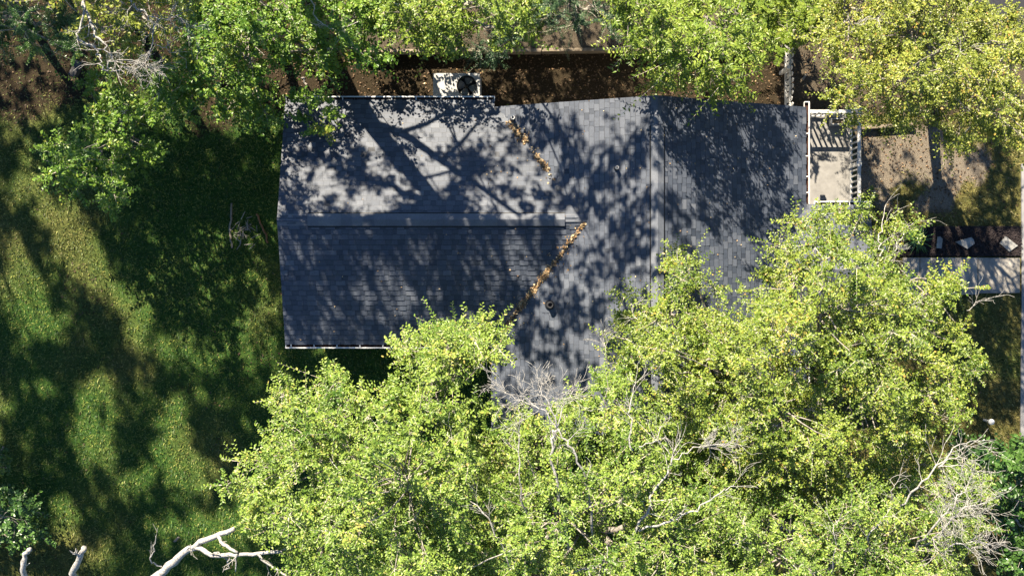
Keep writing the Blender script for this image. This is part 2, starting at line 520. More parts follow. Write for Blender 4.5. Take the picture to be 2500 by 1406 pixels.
# mulch bed with a lumpy surface
def mulch():
    x0, y0, _ = P(2105, 627, 0); x1, y1, _ = P(2493, 551, 0)
    nx, ny = 130, 28
    xs = np.linspace(x0, x1, nx); ys = np.linspace(y0, y1, ny)
    X, Y = np.meshgrid(xs, ys, indexing='ij')
    Z = 0.015 + 0.05*RNG.random(X.shape) + 0.03*fbm(X*3, Y*3)
    Z[:, 0] = Z[:, -1] = -0.04; Z[0] = Z[-1] = -0.04
    V = np.stack([X, Y, Z], -1).reshape(-1, 3)
    i, j = np.meshgrid(np.arange(nx-1), np.arange(ny-1), indexing='ij'); a = (i*ny+j).ravel()
    o = link('mulch_bed', np_mesh('mulch_bed', V, np.stack([a, a+ny, a+ny+1, a+1], -1)), MT['mulch'])
    tag(o, 'strip of black mulch beside the concrete walkway', 'mulch bed', kind='structure')
    n = 2600
    C = np.stack([RNG.uniform(x0, x1, n), RNG.uniform(y0+0.03, y1-0.03, n), RNG.uniform(0.05, 0.085, n)], -1)
    a = Acc()
    for c in C[:1500]:
        an = R_.uniform(0, 3.14); d = np.array([math.cos(an), math.sin(an), R_.uniform(-.3, .3)])
        l = R_.uniform(0.02, 0.06); s = np.array([-d[1], d[0], 0])*R_.uniform(.006, .014)
        a.add([c-d*l-s, c-d*l+s, c+d*l+s, c+d*l-s], [(0, 1, 2, 3)], tone=R_.random())
    o = a.obj('mulch_chips', MT['mulch']); tag(o, 'loose dark bark chips on the mulch strip', 'mulch', kind='stuff')
mulch()
STONES = [
    ([(2289, 578), (2296, 577), (2302, 583), (2299, 607), (2286, 606)], 'narrow upright stepping stone, first of three bare ones in the mulch'),
    ([(2333, 591), (2341, 588), (2372, 579), (2378, 585), (2380, 595), (2362, 608)], 'five sided tapering stepping stone in the middle of the mulch strip'),
    ([(2456, 577), (2486, 600), (2465, 615), (2441, 594)], 'tilted square stepping stone nearest the sidewalk end of the mulch'),
    ([(2186, 597), (2222, 595), (2226, 607), (2203, 612), (2186, 609)], 'broad grey stepping stone beside the spiky green plant'),
]
for poly, lab in STONES:
    a = Acc()
    pts = [P(x, y, 0.11)[:2] for x, y in poly]
    c = np.mean(pts, axis=0)
    a.prism(pts, 0.0, 0.10)
    a.prism([c + (p-c)*0.955 for p in pts], 0.10, 0.112)
    o = a.obj('stepping_stone', MT['stone'])
    tag(o, lab, 'stepping stone', 'stepping stones in the mulch')
# dark timber edging across the front yard
a = Acc()
e0 = P(2098, 313, 0.1); e1 = P(2232, 304, 0.1)
d = (e1-e0)/np.linalg.norm(e1-e0)
a.obox((e0+e1)/2, (d, np.array([-d[1], d[0], 0]), (0, 0, 1)), (np.linalg.norm(e1-e0)/2, 0.05, 0.09), tone=0.1)
o = a.obj('garden_edging', MT['timber']); tag(o, 'dark timber edging board east of the porch corner', 'edging')

# retaining edge along the north side: timbers end to end with raised earth behind
rw = empty('retaining_wall', tuple(P(1230, 118, 0)))
tag(rw, 'low weathered timber retaining wall along the north side yard', 'retaining wall')
xs_ = [880, 1032, 1178, 1322, 1510, 1660, 1800]
for i in range(len(xs_)-1):
    a = Acc()
    yy0 = 124 - 0.004*(xs_[i]-900); yy1 = 124 - 0.004*(xs_[i+1]-900)
    p0 = P(xs_[i]+1, yy0, 0.34); p1 = P(xs_[i+1]-1, yy1 + (-1 if i % 2 else 0.8), 0.34)
    d = (p1-p0)/np.linalg.norm(p1-p0); nrm = np.array([-d[1], d[0], 0])
    c = (p0+p1)/2; c[2] = 0.14
    a.obox(c, (d, nrm, (0, 0, 1)), (np.linalg.norm(p1-p0)/2, 0.045, 0.21), tone=(0.9, .75, .95, .45, .5, .4)[i])
    a.obj('timber', MT['timber'], rw)
def bank():
    x0 = P(860, 0, 0.3)[0]; x1 = P(1840, 0, 0.3)[0]
    y0 = P(0, 121, 0.3)[1]; y1 = 10.5
    nx, ny = 90, 24
    X, Y = np.meshgrid(np.linspace(x0, x1, nx), np.linspace(y0, y1, ny), indexing='ij')
    Z = 0.30 + 0.06*(fbm(X*2, Y*2)-0.5) + 0.04*RNG.random(X.shape)*(Y-y0)
    Z[:, -1] = -0.2; Z[0] = -0.2; Z[-1] = -0.2
    V = np.stack([X, Y, Z], -1).reshape(-1, 3)
    i, j = np.meshgrid(np.arange(nx-1), np.arange(ny-1), indexing='ij'); k = (i*ny+j).ravel()
    me = np_mesh('earth_bank', V, np.stack([k, k+ny, k+ny+1, k+1], -1), attrs={'grass': np.zeros(len(V)), 'dry': np.ones(len(V)), 'pale': np.full(len(V), 0.35)}, smooth=True)
    o = link('earth_bank', me, MT['ground']); tag(o, 'raised earth behind the timber retaining wall', 'ground', kind='structure')
bank()

# ------------------------------------------------------------------ house
ZE = 2.70
KE = (H - ZE)/F
def E(px, py): return ((px-CX)*KE, (CY-py)*KE)
S1, S2 = 0.333, 0.44
XL, YN = E(698, 247); _, YS = E(0, 838)
YR = (YN+YS)/2; HL = S1*(YN-YR)
XW, YNR = E(1203, 263); XE, YSR = E(1965, 1045)
XR = (XW+XE)/2; HR = S2*(XR-XW)
XTIP = XW + HL/S2
PX0, PY0 = E(1845, 503); PX1, PY1 = E(2122, 815)
PYR = (PY0+PY1)/2; HP = S1*(PY0-PYR); PZ = ZE - 0.03
XJ = E(1207, 0)[0]                       # east end of the north gutter
house = empty('house', (0.5*(XL+XE), 0.5*(YNR+YSR), 0))
tag(house, 'single storey house with dark shingled gable roofs and white gutters', 'house')

def zl(y): return ZE + S1*(YN-y if y > YR else y-YS)
def zr(x): return ZE + S2*(x-XW if x < XR else XE-x)
def zp(y): return PZ + S1*(PY0-y if y > PYR else y-PY1)

def build_roof_deck():
    a = Acc()
    def slope(poly, zf, th=0.13):
        zs = np.array([zf(*p) for p in poly])
        a.prism(poly, zs-th, zs-0.006)
    g = 0.0
    slope([(XL+.03, YN), (XL+.03, YR), (XTIP, YR), (XW+0.2, YN-0.2*S2/S1), (XJ, YNR), (XJ, YN)][::1], lambda x, y: ZE+S1*(YN-y))
    slope([(XL+.03, YS), (XW, YS), (XTIP, YR), (XL+.03, YR)], lambda x, y: ZE+S1*(y-YS))
    slope([(XW, YNR-.03), (XW, YSR+.03), (XR, YSR+.03), (XR, YNR-.03)], lambda x, y: ZE+S2*(x-XW))
    slope([(XE, YSR+.03), (XE, YNR-.03), (XR, YNR-.03), (XR, YSR+.03)], lambda x, y: ZE+S2*(XE-x))
    slope([(PX0, PYR), (XE-0.05, PY0), (PX1-.03, PY0), (PX1-.03, PYR)], lambda x, y: PZ+S1*(PY0-y))
    slope([(PX0, PYR), (PX1-.03, PYR), (PX1-.03, PY1), (XE-0.05, PY1)], lambda x, y: PZ+S1*(y-PY1))
    return a.obj('roof', MT['felt'], house)
roof = build_roof_deck()

# every shingle tab is a wedge with a proud lower edge
TABS = []   # (verts 8x3, tone, px, py, size)
def course(fn, u0, u1, v, vstep, zf, nrm, rng):
    """fn(u,v)->(x,y); u along the eave, v up the slope in plan; zf(x,y) plane height"""
    u = u0
    bt = rng.normal(0.0, 0.035)
    tooth = rng.random() < 0.5
    n = np.asarray(nrm)
    while u < u1 - 1e-4:
        w = rng.uniform(0.15, 0.29) if tooth else rng.uniform(0.10, 0.21)
        if u == u0: w *= rng.uniform(0.3, 1.0)
        e = min(u+w, u1)
        if u1 - e < 0.05: e = u1
        thick = rng.uniform(0.018, 0.023) if tooth else rng.uniform(0.009, 0.012)
        tone = float(np.clip((0.60 if tooth else 0.36) + rng.normal(0, 0.10) + bt, 0, 1))
        if rng.random() < 0.03: tone = min(1, tone+0.18)
        lo = v - 0.004*rng.random() - (0.008 if tooth else 0.0)
        hi = v + vstep + 0.02
        gap = 0.002
        pts = [fn(u+gap, lo), fn(e-gap, lo), fn(e-gap, hi), fn(u+gap, hi), fn(u+gap, lo-0.013), fn(e-gap, lo-0.013)]
        b = [np.array([p[0], p[1], zf(*p)]) for p in pts]
        top = [b[0]+n*thick, b[1]+n*thick, b[2]+n*0.0015, b[3]+n*0.0015]
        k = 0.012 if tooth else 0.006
        edge = [b[4]+n*k, b[5]+n*k, b[1]+n*k, b[0]+n*k]  # flat dark strip below the tab: its shadow line, painted
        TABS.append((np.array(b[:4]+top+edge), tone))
        u = e
        tooth = not tooth if rng.random() < 0.88 else tooth

def shingle_slopes():
    rng = np.random.default_rng(5)
    ex = 0.143
    # west wing
    vs = ex/math.sqrt(1+S1*S1); n1 = 1/math.sqrt(1+S1*S1)
    k = 0
    while k*vs < (YN-YR) - 0.05:
        v = k*vs
        y = YN - v
        umax = XJ if y > YNR - 0.02 else min(XTIP+0.1, XW + (v+vs*2)*S1/S2 + 0.25)
        course(lambda u, vv: (XL+u, YN-vv), -0.02, umax-XL, v-0.02, vs, lambda x, y: ZE+S1*(YN-y), (0, S1*n1, n1), rng)
        umax = min(XTIP+0.1, XW + (v+vs*2)*S1/S2 + 0.25)
        course(lambda u, vv: (XL+u, YS+vv), -0.02, umax-XL, v-0.02, vs, lambda x, y: ZE+S1*(y-YS), (0, -S1*n1, n1), rng)
        k += 1
    # east wing, both slopes; courses that run into the valley stop under the other roof
    vs = ex/math.sqrt(1+S2*S2); n2 = 1/math.sqrt(1+S2*S2)
    k = 0
    while k*vs < (XR-XW) - 0.05:
        v = k*vs
        zf = lambda x, y: ZE+S2*(x-XW)
        if v + vs < (XTIP-XW):
            d = v*S2/S1
            ya = YN - d + 0.35; yb = YS + d - 0.35
            yn_end = max(min(YN - d - 0.35, YNR), YR)
            if YNR - (YN-d-0.45) > 0.1: course(lambda u, vv: (XW+vv, YNR-u), -0.02, YNR-(YN-(v+vs)*S2/S1-0.15), v-0.02, vs, zf, (-S2*n2, 0, n2), rng)
            course(lambda u, vv: (XW+vv, YSR+u), -0.02, (YS+(v+vs)*S2/S1+0.15)-YSR, v-0.02, vs, zf, (-S2*n2, 0, n2), rng)
        else:
            course(lambda u, vv: (XW+vv, YNR-u), -0.02, YNR-YSR+0.02, v-0.02, vs, zf, (-S2*n2, 0, n2), rng)
        course(lambda u, vv: (XE-vv, YNR-u), -0.02, YNR-YSR+0.02, v-0.02, vs, lambda x, y: ZE+S2*(XE-x), (S2*n2, 0, n2), rng)
        k += 1
    # porch gable
    vs = ex/math.sqrt(1+S1*S1)
    k = 0
    while k*vs < (PY0-PYR) - 0.05:
        v = k*vs
        xa = XE - v*S1/S2 - 0.3
        course(lambda u, vv: (xa+u, PY0-vv), 0, PX1-xa+0.02, v-0.02, vs, lambda x, y: PZ+S1*(PY0-y), (0, S1*n1, n1), rng)
        course(lambda u, vv: (xa+u, PY1+vv), 0, PX1-xa+0.02, v-0.02, vs, lambda x, y: PZ+S1*(y-PY1), (0, -S1*n1, n1), rng)
        k += 1
shingle_slopes()
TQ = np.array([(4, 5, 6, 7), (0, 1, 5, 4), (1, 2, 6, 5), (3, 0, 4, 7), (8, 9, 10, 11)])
def tab_tone(t): return np.concatenate([np.repeat(np.asarray(t)[..., None], 8, -1), np.zeros(np.shape(t)+(4,))], -1)  # strip vertices stay darkest, shadow put into the colour

# crown outlines in photo pixels are needed to know which shingles lie in the open
def inside(poly, x, y):
    x = np.asarray(x, float); y = np.asarray(y, float)
    r = np.zeros(x.shape, bool); n = len(poly)
    for i in range(n):
        x0, y0 = poly[i]; x1, y1 = poly[(i+1) % n]
        c = ((y0 > y) != (y1 > y)) & (x < (x1-x0)*(y-y0)/((y1-y0) if y1 != y0 else 1e-9) + x0)
        r ^= c
    return r
CR_A = [(522,1190),(530,1125),(610,1060),(650,1000),(690,925),(735,950),(800,905),(870,890),(900,950),(960,900),(930,840),(975,790),(1000,800),(1060,770),(1140,752),(1238,790),(1222,880),(1190,960),(1160,1040),(1220,1100),(1230,1300),(1190,1560),(690,1560),(700,1370),(640,1310),(575,1285),(585,1240)]
CR_B = [(1160,1090),(1185,1000),(1215,975),(1260,1000),(1330,1015),(1400,955),(1450,890),(1440,850),(1490,840),(1560,900),(1700,1060),(1850,1330),(1800,1560),(1150,1560)]
CR_C = [(1470,870),(1500,800),(1490,730),(1530,715),(1580,730),(1610,690),(1640,610),(1665,610),(1690,660),(1745,680),(1750,740),(1800,750),(1830,690),(1870,690),(1855,610),(1900,580),(1890,540),(1950,480),(2000,495),(2070,505),(2160,500),(2240,520),(2255,570),(2230,620),(2340,650),(2350,710),(2310,760),(2380,830),(2400,870),(2370,930),(2400,1030),(2310,1060),(2200,1200),(2000,1230),(1800,1200),(1640,1080),(1540,960)]
CR_D = [(1620,1060),(1820,1160),(2000,1190),(2150,1160),(2290,1110),(2390,1110),(2430,1230),(2440,1340),(2400,1560),(1740,1560)]
OPEN_NOT = (CR_A, CR_B, CR_C, CR_D)

def build_shingles():
    V = np.stack([t[0] for t in TABS]); tone = np.array([t[1] for t in TABS])
    c = V[:, 4:8].mean(1)
    px = CX + c[:, 0]*F/(H-c[:, 2]); py = CY - c[:, 1]*F/(H-c[:, 2])
    hid = np.zeros(len(V), bool)
    for p in OPEN_NOT: hid |= inside(p, px, py)
    # covered by the other roof
    xx, yy, zz = c[:, 0], c[:, 1], c[:, 2]
    size = np.linalg.norm(V[:, 5]-V[:, 4], axis=1)*np.linalg.norm(V[:, 7]-V[:, 4], axis=1)/(H-zz)**2
    size[hid] = 0
    zl_ = np.where((xx < XTIP) & (yy < YN) & (yy > YS), ZE+S1*np.minimum(YN-yy, yy-YS), 0)
    zr_ = np.where((xx > XW) & (yy < YNR), ZE+S2*np.minimum(xx-XW, XE-xx), 0)
    size[np.maximum(zl_, zr_) > zz+0.05] = 0
    order = np.argsort(-size)[:300]
    single = np.zeros(len(V), bool); single[order] = True
    for i in order:
        o_ = c[i]
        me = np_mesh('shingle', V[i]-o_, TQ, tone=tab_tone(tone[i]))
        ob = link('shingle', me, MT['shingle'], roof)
        ob.matrix_parent_inverse.identity()
        ob.parent = roof
        ob.location = o_ 
    rest = ~single
    Vr = V[rest].reshape(-1, 3); n = rest.sum()
    q = (np.arange(n)[:, None, None]*12 + TQ[None]).reshape(-1, 4)
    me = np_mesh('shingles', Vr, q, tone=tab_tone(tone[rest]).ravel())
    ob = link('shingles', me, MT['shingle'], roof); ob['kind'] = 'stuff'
build_shingles()

# ridge caps: folded pieces, each its own object
def cap(p0, p1, half, s, lift, thick, tone, along_x):
    a = Acc()
    V = []
    for (x, y, z) in (p0, p1):
        ends = ((-half, -half*s), (0, 0), (half, -half*s))
        for k, dz in ends:
            V.append((x, y+k, z+dz+lift) if along_x else (x+k, y, z+dz+lift))
        for k, dz in ends:
            V.append((x, y+k, z+dz+lift-thick) if along_x else (x+k, y, z+dz+lift-thick))
    q = [(0, 1, 7, 6), (1, 2, 8, 7), (0, 3, 4, 1), (1, 4, 5, 2), (6, 7, 10, 9), (7, 8, 11, 10), (0, 6, 9, 3), (2, 5, 11, 8)]
    a.add(V, q, tone=tone)
    ob = a.obj('ridge_cap', MT['shingle'], roof)
def ridge(x0, x1, fixed, z, s, half, lift, along_x, step):
    n = max(1, int(round(abs(x1-x0)/step))); d = (x1-x0)/n
    if lift > 0.03:                                   # black vent baffle under the caps; its wider rim is their painted shadow line
        a = Acc(); h = half + 0.030; V = []
        for u in (x0, x1+d*0.03):
            for k, dz in ((-h, -h*s), (0, 0), (h, -h*s)):
                for dl in (lift-0.028, 0.004):
                    V.append((u, fixed+k, z+dz+dl) if along_x else (fixed+k, u, z+dz+dl))
        a.add(V, [(0, 2, 8, 6), (2, 4, 10, 8), (0, 6, 7, 1), (4, 5, 11, 10), (0, 1, 3, 2), (2, 3, 5, 4), (6, 8, 9, 7), (8, 10, 11, 9)])
        a.obj('ridge_vent', MT['acdark'], roof)
    for i in range(n):
        u0 = x0+d*i; u1 = x0+d*(i+1) + d*0.03
        l = lift + R_.uniform(0, .004)
        tn = min(1, max(0, R_.gauss(0.88, 0.08)))
        if along_x: cap((u0, fixed, z), (u1, fixed, z-0.004), half, s, l, 0.012 if lift < 0.03 else 0.02, tn, True)
        else: cap((fixed, u0, z), (fixed, u1, z-0.004), half, s, l, 0.012 if lift < 0.03 else 0.02, tn, False)
def RX(px, z): return (px-CX)*(H-z)/F
def RY(py, z): return (CY-py)*(H-z)/F
zz = ZE+HL
ridge(XL-0.02, RX(751, zz), YR, zz, S1, 0.155, 0.014, True, 0.27)
ridge(RX(751, zz), RX(1378, zz), YR, zz, S1, 0.165, 0.065, True, 0.30)
ridge(RX(1378, zz), XTIP+0.05, YR, zz, S1, 0.155, 0.014, True, 0.27)
zz = ZE+HR
ridge(YNR+0.02, RY(307, zz), XR, zz, S2, 0.155, 0.014, False, 0.27)
ridge(RY(307, zz), RY(980, zz), XR, zz, S2, 0.165, 0.065, False, 0.30)
ridge(RY(980, zz), YSR-0.02, XR, zz, S2, 0.155, 0.014, False, 0.27)
zz = PZ+HP
ridge(PX0+0.15, PX1+0.02, PYR, zz, S1, 0.155, 0.016, True, 0.27)

def walls():
    def pent(a, lo, hi, zt, rise, along_x, parent):
        pass
    a = Acc(); ins = 0.38
    x0, x1 = XL+0.32, XW+1.0; y0, y1 = YS+ins, YN-ins
    z1 = ZE - 0.14 + S1*ins; zr_ = ZE - 0.14 + HL
    V = []
    for x in (x0, x1):
        V += [(x, y0, -.1), (x, y1, -.1), (x, y1, z1), (x, YR, zr_), (x, y0, z1)]
    a.add(V, [(0, 5, 6, 1), (1, 6, 7, 2), (5, 0, 4, 9)], [(0, 1, 2), (0, 2, 4), (2, 3, 4), (5, 7, 6), (5, 9, 7), (7, 9, 8)])
    a.obj('wall', MT['wall'], house)
    a = Acc()
    y0, y1 = YSR+0.32, YNR-0.32; x0, x1 = XW+ins, XE-ins
    z1 = ZE - 0.14 + S2*ins; zr_ = ZE - 0.14 + HR
    V = []
    for y in (y0, y1):
        V += [(x0, y, -.1), (x1, y, -.1), (x1, y, z1), (XR, y, zr_), (x0, y, z1)]
    a.add(V, [(0, 1, 6, 5), (1, 2, 7, 6), (5, 9, 4, 0)], [(0, 2, 1), (0, 4, 2), (2, 4, 3), (5, 6, 7), (5, 7, 9), (7, 8, 9)])
    a.obj('wall', MT['wall'], house)
    # porch gable posts
    for yy in (PY0-0.35, PY1+0.35):
        a = Acc(); a.box((PX1-0.32, yy-0.07, 0.3), (PX1-0.18, yy+0.07, PZ-0.02+S1*0.28)); a.obj('porch_post', MT['rail'], house)
walls()

def gutter(p0, p1, out, hangers, z=None, end0=True, end1=True):
    """trough running p0->p1 along the eave, 'out' points away from the house"""
    z = ZE-0.01 if z is None else z
    p0 = np.array([*p0, 0.0]); p1 = np.array([*p1, 0.0]); o = np.array([*out, 0.0])
    d = (p1-p0)/np.linalg.norm(p1-p0); ln = np.linalg.norm(p1-p0); mid = (p0+p1)/2
    up = np.array([0, 0, 1.0]); W = 0.135
    a = Acc()
    ax = (d, o, up)
    a.obox(mid + o*(W-0.006) + up*(z-0.055), ax, (ln/2, 0.006, 0.05))           # front
    a.obox(mid + o*(W-0.014) + up*(z-0.0), ax, (ln/2, 0.017, 0.006))            # rolled lip
    a.obox(mid + o*(W/2) + up*(z-0.112), ax, (ln/2, W/2, 0.005))                # bottom
    a.obox(mid - o*0.004 + up*(z-0.062), ax, (ln/2, 0.004, 0.045))              # back
    for e, on in ((p0, end0), (p1, end1)):
        if on: a.obox(e + o*(W/2) + up*(z-0.05), ax, (0.012, W/2, 0.054))
    g = a.obj('gutter', MT['white'], house)
    b = Acc(); n = max(2, int(ln/0.12))
    u = np.linspace(0.02, ln-0.02, n)
    for side in range(n-1):
        h0 = z-0.075 + R_.uniform(-.012, .02); h1 = z-0.075 + R_.uniform(-.012, .02)
        A = p0+d*u[side]; B = p0+d*u[side+1]
        b.add([A+o*0.004+up*h0, B+o*0.004+up*h1, B+o*(W-0.014)+up*h0, A+o*(W-0.014)+up*h1], [(0, 1, 2, 3)])
    b.obj('debris', MT['gutter_in'], g)
    for t in hangers:
        h = Acc(); c = p0 + d*(t*ln) + o*(W/2-0.008) + up*(z+0.006)
        h.obox(c, ax, (0.013, W/2-0.006, 0.004)); h.obj('bracket', MT['white'], g)
def hx(pxs, x0, x1): return [((p-CX)*KE - x0)/(x1-x0) for p in pxs]
gutter((XL-0.005, YN), (XJ, YN), (0, 1), hx((714, 837, 957, 1016, 1077, 1131, 1190), XL, XJ))
gx1 = E(1185, 0)[0]
gutter((XL-0.005, YS), (gx1, YS), (0, -1), hx((711, 767, 823, 879, 935, 991, 1040, 1100, 1150), XL, gx1))
gy0 = E(0, 249)[1]; gy1 = E(0, 498)[1]
gutter((XE, gy0), (XE, gy1), (1, 0), [(E(0, p)[1]-gy0)/(gy1-gy0) for p in (326, 381, 431, 470)], end1=False)
gutter((E(1990, 0)[0], PY0), (PX1+0.06, PY0), (0, 1), [0.05, 0.28, 0.45, 0.62, 0.80], z=PZ-0.01)
gutter((XE, E(0, 820)[1]), (XE, YSR), (1, 0), [0.1, 0.35, 0.6, 0.85])

def vent(px, py, r, h, head, mats, label):
    zz = 0
    x, y = E(px, py)
    for _ in range(3):
        z = zr(x); s = (H-z-h)/F; x, y = (px-CX)*s, (CY-py)*s
    z = zr(x)
    a = Acc(); a.lathe((x, y, z), [(r, -0.1), (r, h), (r*0.62, h), (r*0.62, h-0.12), (0.001, h-0.12)], 20)
    p = a.obj('vent_pipe', MT[mats[0]], house, smooth=False)
    p['label'] = label
    b = Acc(); b.lathe((x, y, z), [(r*head, -0.06), (r*head, 0.02), (r*1.35, 0.07), (r*1.02, 0.1)], 20)
    b.obj('pipe_collar', MT[mats[1]], p, smooth=True)
    f = Acc()
    sl = S2 if x < XR else -S2
    n = np.array([-sl, 0, 1])/math.hypot(1, sl); u = np.array([1, 0, sl])/math.hypot(1, sl)
    f.obox(np.array([x, y, z])+n*0.018, (u, (0, 1, 0), n), (r*2.6, r*2.4, 0.004))
    f.obj('flashing', MT['shingle'], p)
vent(1252, 287, 0.052, 0.32, 1.5, ('pipegrey', 'pipe'), 'grey plumbing vent near the north rake')
vent(1507, 409, 0.045, 0.24, 1.5, ('pipegrey', 'pipe'), 'small grey vent beside the long ridge')
vent(1343, 744, 0.088, 0.30, 1.55, ('pipe', 'pipe'), 'wide black flue pipe south of the valley')

# dry leaves caught in the roof valleys, and single ones scattered about
def on_roof(x, y):
    z = np.zeros_like(x)
    a = np.where((x > XL) & (x < XTIP) & (y < YN) & (y > YS), ZE+S1*np.minimum(YN-y, y-YS), 0)
    b = np.where((x > XW) & (x < XE) & (y < YNR) & (y > YSR), ZE+S2*np.minimum(x-XW, XE-x), 0)
    return np.maximum(a, b)
def valley(segs, n, wid, name, label):
    pts = []
    for (t0, t1, k, w) in segs:
        t = RNG.uniform(t0, t1, k); pts.append(np.stack([t, RNG.normal(0, w, k)], -1))
    return np.concatenate(pts)
def valley_pts(south, segs):
    out = []
    for t0, t1, k, w in segs:
        t = RNG.uniform(t0, t1, k)
        x = XW + t*(XTIP-XW); yv = (YS + t*(YR-YS)) if south else (YN - t*(YN-YR))
        dx, dy = (XTIP-XW), (YR-YS) if south else -(YN-YR)
        l = math.hypot(dx, dy)
        q = RNG.normal(0, w, k)*(0.5+1.0*VA(t*40, t*0+3))
        x = x + q*(-dy/l); y = yv + q*(dx/l)
        z = on_roof(x, y) + 0.02 + RNG.uniform(0, 0.045, k)*np.exp(-(q/0.06)**2)
        out.append(np.stack([x, y, z], -1))
    return np.concatenate(out)
dry_scatter('valley_leaves', valley_pts(True, [(0.15, 0.22, 60, .05), (0.22, 0.98, 620, .032), (0.3, 0.62, 260, .045), (0.2, 0.95, 90, .2)]), 0.06,
            'long line of brown leaves caught in the southern roof valley', tilt=0.8, tone=np.clip(RNG.normal(0.62, 0.28, 1030), 0, 1))
dry_scatter('valley_leaves', valley_pts(False, [(0.17, 0.30, 190, .06), (0.30, 0.36, 110, .07), (0.36, .44, 12, .08), (0.46, 0.60, 170, .05), (0.62, 0.68, 14, .07)]), 0.065,
            'short clumps of orange brown leaves in the northern roof valley', tilt=0.8, tone=np.clip(RNG.normal(0.68, 0.25, 496), 0, 1))
n = 300
X = RNG.uniform(XL+0.2, XE-0.2, n); Y = RNG.uniform(YSR+0.2, YN-0.1, n)
bias = (X > XW-1.5) | (RNG.random(n) < 0.35)
X, Y = X[bias], Y[bias]; Z = on_roof(X, Y); k = Z > 0
dry_scatter('stray_leaves', np.stack([X[k], Y[k], Z[k]+0.025], -1), 0.045, 'single dry leaves scattered over the dark shingles', tone=np.clip(RNG.normal(0.8, 0.2, k.sum()), 0, 1))

# ------------------------------------------------------------------ porch with railings
ZP = 0.40
porch = empty('porch', tuple(P(2020, 400, 0)))
tag(porch, 'pale concrete porch with white railings on two sides', 'porch')
a = Acc()
x0 = XE-0.45; x1 = P(2081, 0, ZP)[0]; y1 = P(0, 279, ZP)[1]; y0 = P(0, 742, ZP)[1]
a.box((x0, y0, -0.1), (x1, y1, ZP)); a.obj('floor', MT['concrete'], porch)
RH = 0.90
def rail_run(p0, p1, posts=(0, 1), n=None):
    p0 = np.array(p0, float); p1 = np.array(p1, float)
    d = p1-p0; ln = np.linalg.norm(d); d /= ln; s = np.array([-d[1], d[0]])
    D = np.array([*d, 0]); S = np.array([*s, 0]); U = np.array([0, 0, 1.0])
    m = np.array([*(p0+p1)/2, 0])
    a = Acc(); a.obox(m+U*(ZP+RH), (D, S, U), (ln/2, 0.048, 0.02)); a.obj('top_rail', MT['rail'], porch)
    a = Acc(); a.obox(m+U*(ZP+0.10), (D, S, U), (ln/2, 0.03, 0.03)); a.obj('bottom_rail', MT['rail'], porch)
    n = n or int(ln/0.155)
    for i in range(n):
        c = np.array([*(p0+d*(ln*(i+0.5)/n)), ZP+0.5*(RH+0.10)])
        a = Acc(); a.obox(c, (D, S, U), (0.022, 0.022, (RH-0.13)/2)); a.obj('baluster', MT['rail'], porch)
def newel(p, h=RH+0.12):
    a = Acc(); x, y = p
    a.box((x-.055, y-.055, ZP), (x+.055, y+.055, ZP+h)); a.box((x-.075, y-.075, ZP+h), (x+.075, y+.075, ZP+h+.03))
    a.obj('newel_post', MT['rail'], porch)
ex = P(2075, 0, ZP)[0]; ny = P(0, 284, ZP)[1]
my = P(0, 408, ZP)[1]; sy = P(0, 500, ZP)[1]
rail_run((XE-0.32, ny), (ex-0.06, ny)); newel((ex, ny), RH+0.1)
rail_run((ex, ny-0.06), (ex, my+0.06)); newel((ex, my), RH-0.02)
rail_run((ex, my-0.06), (ex, sy-0.1)); newel((ex, sy-0.2))
# white tub with earth in the porch corner
tub = empty('planter_box', tuple(P(2043, 297, ZP)))
tag(tub, 'white planter box of dry earth in the porch corner', 'planter')
tx0, ty1, _ = P(2030, 289, ZP+.3); tx1, ty0, _ = P(2062, 304, ZP+.3)
a = Acc()
a.box((tx0, ty0, ZP+.02), (tx1, ty0+.02, ZP+.3)); a.box((tx0, ty1-.02, ZP+.02), (tx1, ty1, ZP+.3))
a.box((tx0, ty0+.02, ZP+.02), (tx0+.02, ty1-.02, ZP+.3)); a.box((tx1-.02, ty0+.02, ZP+.02), (tx1, ty1-.02, ZP+.3))
a.obj('box_wall', MT['rail'], tub)
a = Acc(); a.box((tx0+.02, ty0+.02, ZP+.02), (tx1-.02, ty1-.02, ZP+.24)); a.obj('soil', MT['timber'], tub)

# short white rail by the steps
hr = empty('handrail', tuple(P(2152, 606, 0)))
tag(hr, 'short white handrail between the porch steps and the mulch', 'handrail')
hx0, hy0, _ = P(2137, 600, 0.9); hx1, hy1, _ = P(2168, 610, 0.9)
a = Acc(); a.box((hx0, hy1, 0.86), (hx1, hy0, 0.92)); a.obj('cap_rail', MT['rail'], hr)
for x in (hx0+.04, hx1-.04):
    a = Acc(); a.box((x-.03, (hy0+hy1)/2-.03, 0), (x+.03, (hy0+hy1)/2+.03, 0.86)); a.obj('post', MT['rail'], hr)

